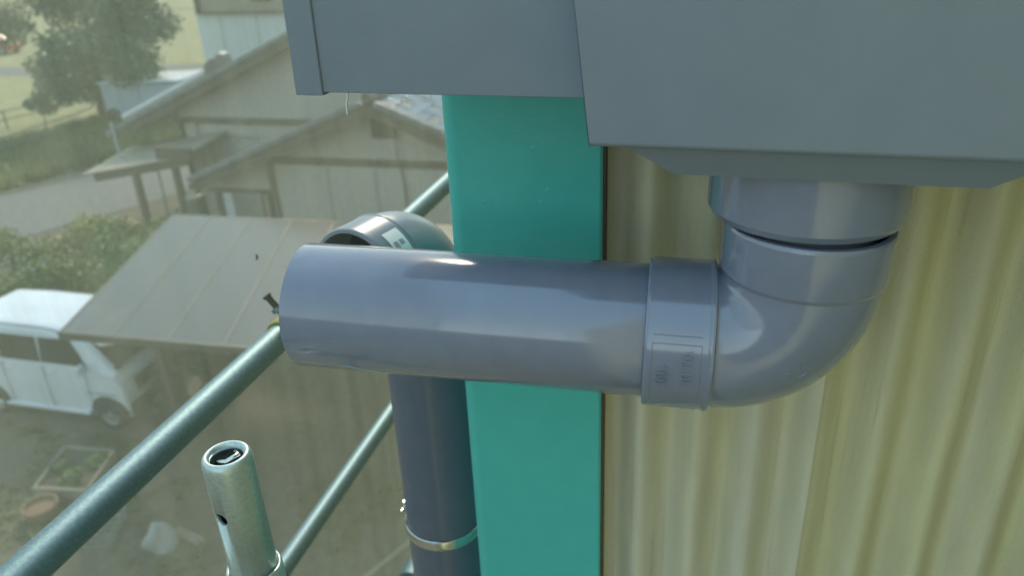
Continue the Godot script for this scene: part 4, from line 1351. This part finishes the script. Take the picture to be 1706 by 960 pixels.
func van() -> void:
	var t := thing("parked_van", "small white box van parked under the carport", "van", Vector3(-10.98, 0, -9.36))
	var st := [[-1.70, 0.36, 1.00, 1.10, 0.66, 0.60], [-1.68, 0.28, 1.14, 1.45, 0.71, 0.63], [-1.58, 0.24, 1.14, 1.72, 0.735, 0.65], [-1.35, 0.22, 1.14, 1.83, 0.74, 0.655], [-0.6, 0.22, 1.14, 1.86, 0.74, 0.66], [0.4, 0.22, 1.14, 1.85, 0.74, 0.66], [0.90, 0.22, 1.14, 1.80, 0.74, 0.655], [1.12, 0.22, 1.13, 1.70, 0.738, 0.64], [1.36, 0.22, 1.12, 1.42, 0.735, 0.63], [1.58, 0.22, 1.02, 1.10, 0.72, 0.62], [1.67, 0.24, 0.86, 0.96, 0.70, 0.60], [1.70, 0.30, 0.66, 0.74, 0.66, 0.56]]
	own(t, "body", loft_body(st).mesh(), M.white_paint)
	# side windows lie on the leaning upper side
	for s in [-1.0, 1.0]:
		for q in [[-1.50, -0.68], [-0.66, 0.18], [0.20, 1.10]]:
			var g := Geo.new()
			var y0 := 1.20; var y1 := 1.66
			var x0: float = q[0]; var x1: float = q[1]
			var xt := x1 - (0.22 if x1 > 1.0 else 0.0)
			var z0 := 0.736; var z1 := 0.690
			var off := 0.004
			g.face(Vector3(x0, y0, s * (z0 + off)), Vector3(x1, y0, s * (z0 + off)), Vector3(xt, y1, s * (z1 + off)), Vector3(x0 + 0.03, y1, s * (z1 + off)), Vector3.ZERO)
			for e in [[Vector3(x0, y0, z0), Vector3(x1, y0, z0)], [Vector3(x1, y0, z0), Vector3(xt, y1, z1)], [Vector3(xt, y1, z1), Vector3(x0 + 0.03, y1, z1)], [Vector3(x0 + 0.03, y1, z1), Vector3(x0, y0, z0)]]:
				var p: Vector3 = e[0]; var r: Vector3 = e[1]
				g.face(Vector3(p.x, p.y, s * (p.z + off)), Vector3(r.x, r.y, s * (r.z + off)), Vector3(r.x, r.y, s * (r.z - 0.03)), Vector3(p.x, p.y, s * (p.z - 0.03)), Vector3((x0 + x1) / 2, 1.36, s * 0.7))
			own(t, "side_window", g.mesh(), M.dark_glass)
		# door joints, sill, handles
		for x in [-0.67, 0.19, 1.04]:
			var g := Geo.new()
			g.box(Vector3(x, 0.72, s * 0.7515), Vector3(0.012, 0.82, 0.006))
			own(t, "door_joint", g.mesh(), M.seam)
		for x in [-0.52, 0.34]:
			var g := Geo.new()
			g.box(Vector3(x, 1.03, s * 0.757), Vector3(0.16, 0.035, 0.025), 0.008)
			own(t, "door_handle", g.mesh(), M.white_paint)
		var g2 := Geo.new()
		g2.box(Vector3(-0.1, 0.27, s * 0.742), Vector3(2.0, 0.09, 0.05), 0.015)
		own(t, "sill", g2.mesh(), M.white_paint)
		var g3 := Geo.new()
		g3.box(Vector3(1.26, 0.70, s * 0.752), Vector3(0.62, 0.010, 0.008))
		own(t, "wing_joint", g3.mesh(), M.seam)
		# wheel arches and wheels
		for x in [-1.12, 1.32]:
			var ga := Geo.new()
			ga.lathe(Vector3(x, 0.30, s * 0.700), Basis(Vector3(1, 0, 0), Vector3(0, 1, 0) * s, Vector3(0, 0, s)), [Vector2(0.0, 0.355), Vector2(0.056, 0.355), Vector2(0.060, 0.35), Vector2(0.060, 0.0)], 30, 0.0, PI) if s > 0 else ga.lathe(Vector3(x, 0.30, s * 0.700), Basis(Vector3(1, 0, 0), Vector3(0, 1, 0), Vector3(0, 0, s)), [Vector2(0.0, 0.355), Vector2(0.056, 0.355), Vector2(0.060, 0.35), Vector2(0.060, 0.0)], 30, 0.0, PI)
			own(t, "wheel_arch", ga.mesh(), M.rubber)
			wheel(t, Vector3(x, 0.285, s * 0.772), 0.285, s)
		var gl := Geo.new()
		gl.box(Vector3(1.62, 0.80, s * 0.56), Vector3(0.14, 0.20, 0.20), 0.04, Basis(UPV, -s * 0.35))
		own(t, "headlight", gl.mesh(), M.lamp_lens)
		var gm := Geo.new()
		gm.box(Vector3(1.10, 1.22, s * 0.86), Vector3(0.10, 0.16, 0.16), 0.03)
		gm.box(Vector3(1.10, 1.18, s * 0.77), Vector3(0.04, 0.04, 0.12), 0.01)
		own(t, "door_mirror", gm.mesh(), M.white_paint)
		# roof rain channel
		var gr := Geo.new()
		gr.tube([Vector3(-1.45, 1.775, s * 0.648), Vector3(-0.6, 1.838, s * 0.655), Vector3(0.4, 1.828, s * 0.655), Vector3(0.85, 1.765, s * 0.65)], 0.010, 6)
		own(t, "roof_channel", gr.mesh(), M.seam)
	# windscreen on the sloping nose
	var gw := Geo.new()
	gw.face(Vector3(0.95, 1.77, -0.56), Vector3(0.95, 1.77, 0.56), Vector3(1.575, 1.11, 0.60), Vector3(1.575, 1.11, -0.60), Vector3.ZERO)
	for v in 1:
		var off := Vector3(0.02, 0.06, 0)
		gw.face(Vector3(0.95, 1.77, -0.56) + off, Vector3(0.95, 1.77, 0.56) + off, Vector3(1.575, 1.11, 0.60) + off, Vector3(1.575, 1.11, -0.60) + off, Vector3.ZERO)
	own(t, "windscreen", gw.mesh(), M.dark_glass)
	var gb := Geo.new()
	gb.box(Vector3(1.66, 0.40, 0), Vector3(0.12, 0.26, 1.36), 0.05)
	own(t, "bumper", gb.mesh(), M.black_plastic)
	gb = Geo.new()
	gb.box(Vector3(1.685, 0.76, 0), Vector3(0.06, 0.26, 0.86), 0.02)
	own(t, "grille", gb.mesh(), M.black_plastic)

func far_car(label: String, at: Vector3, turn: float, paint: Material) -> void:
	var t := thing("parked_car", label, "car", at, "cars at the edge of the far field")
	t.rotation.y = turn
	var st := [[-2.0, 0.40, 0.72, 0.80, 0.70, 0.62], [-1.9, 0.28, 0.86, 0.98, 0.80, 0.70], [-1.2, 0.24, 0.90, 1.38, 0.83, 0.66], [-0.2, 0.24, 0.90, 1.46, 0.84, 0.66], [0.5, 0.24, 0.90, 1.40, 0.84, 0.66], [1.05, 0.24, 0.88, 1.00, 0.83, 0.72], [1.8, 0.26, 0.72, 0.82, 0.79, 0.66], [2.0, 0.36, 0.56, 0.64, 0.70, 0.58]]
	own(t, "body", loft_body(st).mesh(), paint)
	for s in [-1.0, 1.0]:
		var g := Geo.new()
		g.face(Vector3(-1.15, 0.95, s * 0.845), Vector3(0.85, 0.95, s * 0.845), Vector3(0.45, 1.30, s * 0.72), Vector3(-0.95, 1.30, s * 0.72), Vector3.ZERO)
		own(t, "side_window", g.mesh(), M.dark_glass)
		for x in [-1.25, 1.25]: wheel(t, Vector3(x, 0.31, s * 0.85), 0.31, s)

func yard() -> void:
	# raised bed in a pale wooden frame, skewed like the lot
	var t := thing("planter_frame", "pale wooden planting frame on the ground with leafy greens inside", "planter", Vector3(-9.25, 0, -7.3))
	var c := [Vector3(-9.82, 0, -7.75), Vector3(-8.95, 0, -7.82), Vector3(-8.66, 0, -6.92), Vector3(-9.50, 0, -6.80)]
	for k in 4:
		var a: Vector3 = c[k]
		var b: Vector3 = c[(k + 1) % 4]
		var d := (b - a).normalized()
		var g := Geo.new()
		g.box((a + b) / 2 + UPV * 0.13, Vector3((b - a).length() + 0.04, 0.26, 0.05), 0.006, Basis(d, UPV, d.cross(UPV)))
		part(t, "board", g, M.pale_wood)
	var g := flat([[c[0].x, c[0].z], [c[1].x, c[1].z], [c[2].x, c[2].z], [c[3].x, c[3].z]], 0.20)
	part(t, "soil", g, M.bark)
	rng.seed = 9
	var bl: Array = []
	for k in 7: bl.append([Vector3(-9.25 + rng.randf_range(-0.28, 0.28), 0.24, -7.32 + rng.randf_range(-0.32, 0.3)), rng.randf_range(0.12, 0.20), 0.5])
	var o := part(t, "greens", foliage(bl, 500, 0.09, [Color(0.10, 0.16, 0.05), Color(0.14, 0.19, 0.07)]), M.leaf)
	o.set_meta("kind", "stuff")
	# clay pot
	t = thing("clay_pot", "round terracotta pot standing on the yard near the planting frame", "pot", Vector3(-9.1, 0, -6.50))
	g = Geo.new()
	g.lathe(Vector3.ZERO, along_y(), [Vector2(0, 0), Vector2(0, 0.14), Vector2(0.20, 0.22), Vector2(0.21, 0.24), Vector2(0.26, 0.24), Vector2(0.26, 0.21), Vector2(0.20, 0.19), Vector2(0.20, 0.0)], 28)
	own(t, "body", g.mesh(), M.terracotta)
	# wire basket
	t = thing("wire_basket", "flat white wire basket lying on the yard", "basket", Vector3(-8.0, 0, -6.45))
	t.rotation.y = 0.35
	for k in 6:
		g = Geo.new()
		g.tube([Vector3(-0.20, 0.16, -0.30 + 0.12 * k), Vector3(-0.19, 0.01, -0.30 + 0.12 * k), Vector3(0.19, 0.01, -0.30 + 0.12 * k), Vector3(0.20, 0.16, -0.30 + 0.12 * k)], 0.008, 6)
		own(t, "wire", g.mesh(), M.pale_plastic)
	for y in [0.05, 0.16]:
		g = Geo.new()
		g.tube([Vector3(-0.2, y, -0.3), Vector3(0.2, y, -0.3), Vector3(0.2, y, 0.3), Vector3(-0.2, y, 0.3), Vector3(-0.2, y, -0.3)], 0.011, 6)
		own(t, "rim", g.mesh(), M.pale_plastic)
	# white sack
	t = thing("white_sack", "slumped pale plastic sack on the bare yard", "sack", Vector3(-7.05, 0, -6.45))
	g = Geo.new()
	var rows: Array = []
	for i in 9:
		var u := i / 8.0
		var row: Array = []
		for j in 17:
			var a := TAU * j / 16.0
			var r := (0.24 * sqrt(maxf(0.0, 1.0 - u * u * 0.92)) + 0.03 * sin(a * 3.0 + u * 4.0)) * (1.0 - 0.25 * u)
			row.append(Vector3(cos(a) * r * 1.1, 0.34 * u, sin(a) * r))
		rows.append(row)
	for i in 8:
		for j in 16:
			g.face(rows[i][j], rows[i][j + 1], rows[i + 1][j + 1], rows[i + 1][j], Vector3(0, 0.1, 0))
	for j in 16: g.face(rows[8][j], rows[8][j + 1], Vector3(0, 0.33, 0), Vector3(0, 0.33, 0), Vector3(0, 0, 0))
	own(t, "body", g.mesh(), M.pale_plastic)
	# boards
	t = thing("wooden_board", "short pale board lying on the yard beside the sack", "board", Vector3(-6.75, 0.0, -6.62))
	t.rotation.y = -0.25
	g = Geo.new(); g.box(Vector3(0, 0.02, 0), Vector3(0.55, 0.035, 0.14), 0.004)
	own(t, "plank", g.mesh(), M.pale_wood)
	t = thing("wooden_board", "long thin pale lath lying across the bare yard", "board", Vector3(-3.9, 0.0, -6.7))
	t.rotation.y = 1.15
	g = Geo.new(); g.box(Vector3(0, 0.02, 0), Vector3(1.9, 0.03, 0.07), 0.004)
	own(t, "plank", g.mesh(), M.pale_wood)

	# field fences: posts and two rails each
	var fence := func(label: String, pts: Array, hgt: float, step: float) -> void:
		var f := thing("field_fence", label, "fence", Vector3(pts[0].x, 0, pts[0].y), "wire fences along the field")
		for k in pts.size() - 1:
			var a := Vector3(pts[k].x, 0, pts[k].y)
			var b := Vector3(pts[k + 1].x, 0, pts[k + 1].y)
			var n := int((b - a).length() / step)
			for i in n:
				var p := a.lerp(b, float(i) / n)
				var q := Geo.new()
				q.tube([p, p + UPV * (hgt + 0.08)], 0.04, 8)
				part(f, "post", q, M.fence_metal)
			for y in [hgt, hgt * 0.55]:
				var q := Geo.new()
				q.tube([a + UPV * y, b + UPV * y], 0.028, 6)
				part(f, "rail", q, M.fence_metal)
	fence.call("low metal fence between the grass bank and the field", [Vector2(-31.0, -20.0), Vector2(-27.4, -23.4), Vector2(-27.6, -27.6), Vector2(-27.9, -29.0)], 0.8, 3.2)
	fence.call("second low fence further out in the pale field", [Vector2(-38.0, -21.5), Vector2(-31.8, -27.8), Vector2(-31.0, -31.0)], 0.8, 3.0)
	fence.call("tall net fence standing in the field beyond the tree", [Vector2(-57, -63), Vector2(-44, -67), Vector2(-36, -69)], 3.2, 4.5)
	far_car("red car parked beyond the field at the farm track", Vector3(-56.5, 0, -50.5), 0.15, M.red_paint)
	far_car("white car parked beside the tree on the farm track", Vector3(-43.9, 0, -45.6), 0.9, M.white_paint)
	# a bollard at the road edge
	t = thing("marker_post", "thin dark marker post at the edge of the road", "post", Vector3(-22.9, 0, -22.9))
	g = Geo.new(); g.tube([Vector3.ZERO, Vector3(0, 0.75, 0)], 0.05, 10)
	own(t, "shaft", g.mesh(), M.seam)

# ---------------------------------------------------------------- scene
func _ready() -> void:
	var cam := Camera3D.new()
	cam.name = "camera"
	cam.position = Vector3(0, H, 0)
	cam.rotation_degrees = Vector3(-25.360, 16.104, -2.761)
	cam.fov = 41.26
	cam.near = 0.02
	cam.far = 900.0
	add_child(cam)
	cam.current = true
	var lens := CameraAttributesPhysical.new()
	lens.frustum_near = 0.02
	lens.frustum_far = 900.0
	lens.frustum_focal_length = 31.876
	lens.frustum_focus_distance = 0.66
	lens.exposure_aperture = 7.5
	cam.attributes = lens

	var env := Environment.new()
	env.background_mode = Environment.BG_SKY
	var sky := Sky.new()
	var sm := ProceduralSkyMaterial.new()
	sm.sky_top_color = Color(0.50, 0.635, 0.735)
	sm.sky_horizon_color = Color(0.80, 0.865, 0.845)
	sm.sky_curve = 0.25
	sm.sky_energy_multiplier = 1.0
	sm.ground_bottom_color = Color(0.30, 0.29, 0.24)
	sm.ground_horizon_color = Color(0.55, 0.55, 0.50)
	sky.sky_material = sm
	env.sky = sky
	env.tonemap_mode = Environment.TONE_MAPPER_LINEAR
	env.tonemap_exposure = 3.0
	env.sdfgi_enabled = true
	env.ssao_enabled = true
	env.ssil_enabled = true
	var we := WorldEnvironment.new()
	we.name = "world"
	we.environment = env
	add_child(we)

	var sun := DirectionalLight3D.new()
	sun.name = "sun"
	sun.light_color = Color(1.0, 0.95, 0.86)
	sun.light_energy = 0.5
	sun.light_angular_distance = 10.0
	sun.shadow_enabled = true
	add_child(sun)
	sun.look_at_from_position(Vector3(-0.26, 0.64, -0.72) * 50.0, Vector3.ZERO, UPV)

	materials()
	land()
	weeds()
	foreground()
	scaffold()
	houses()
	carport()
	van()
	plants()
	yard()
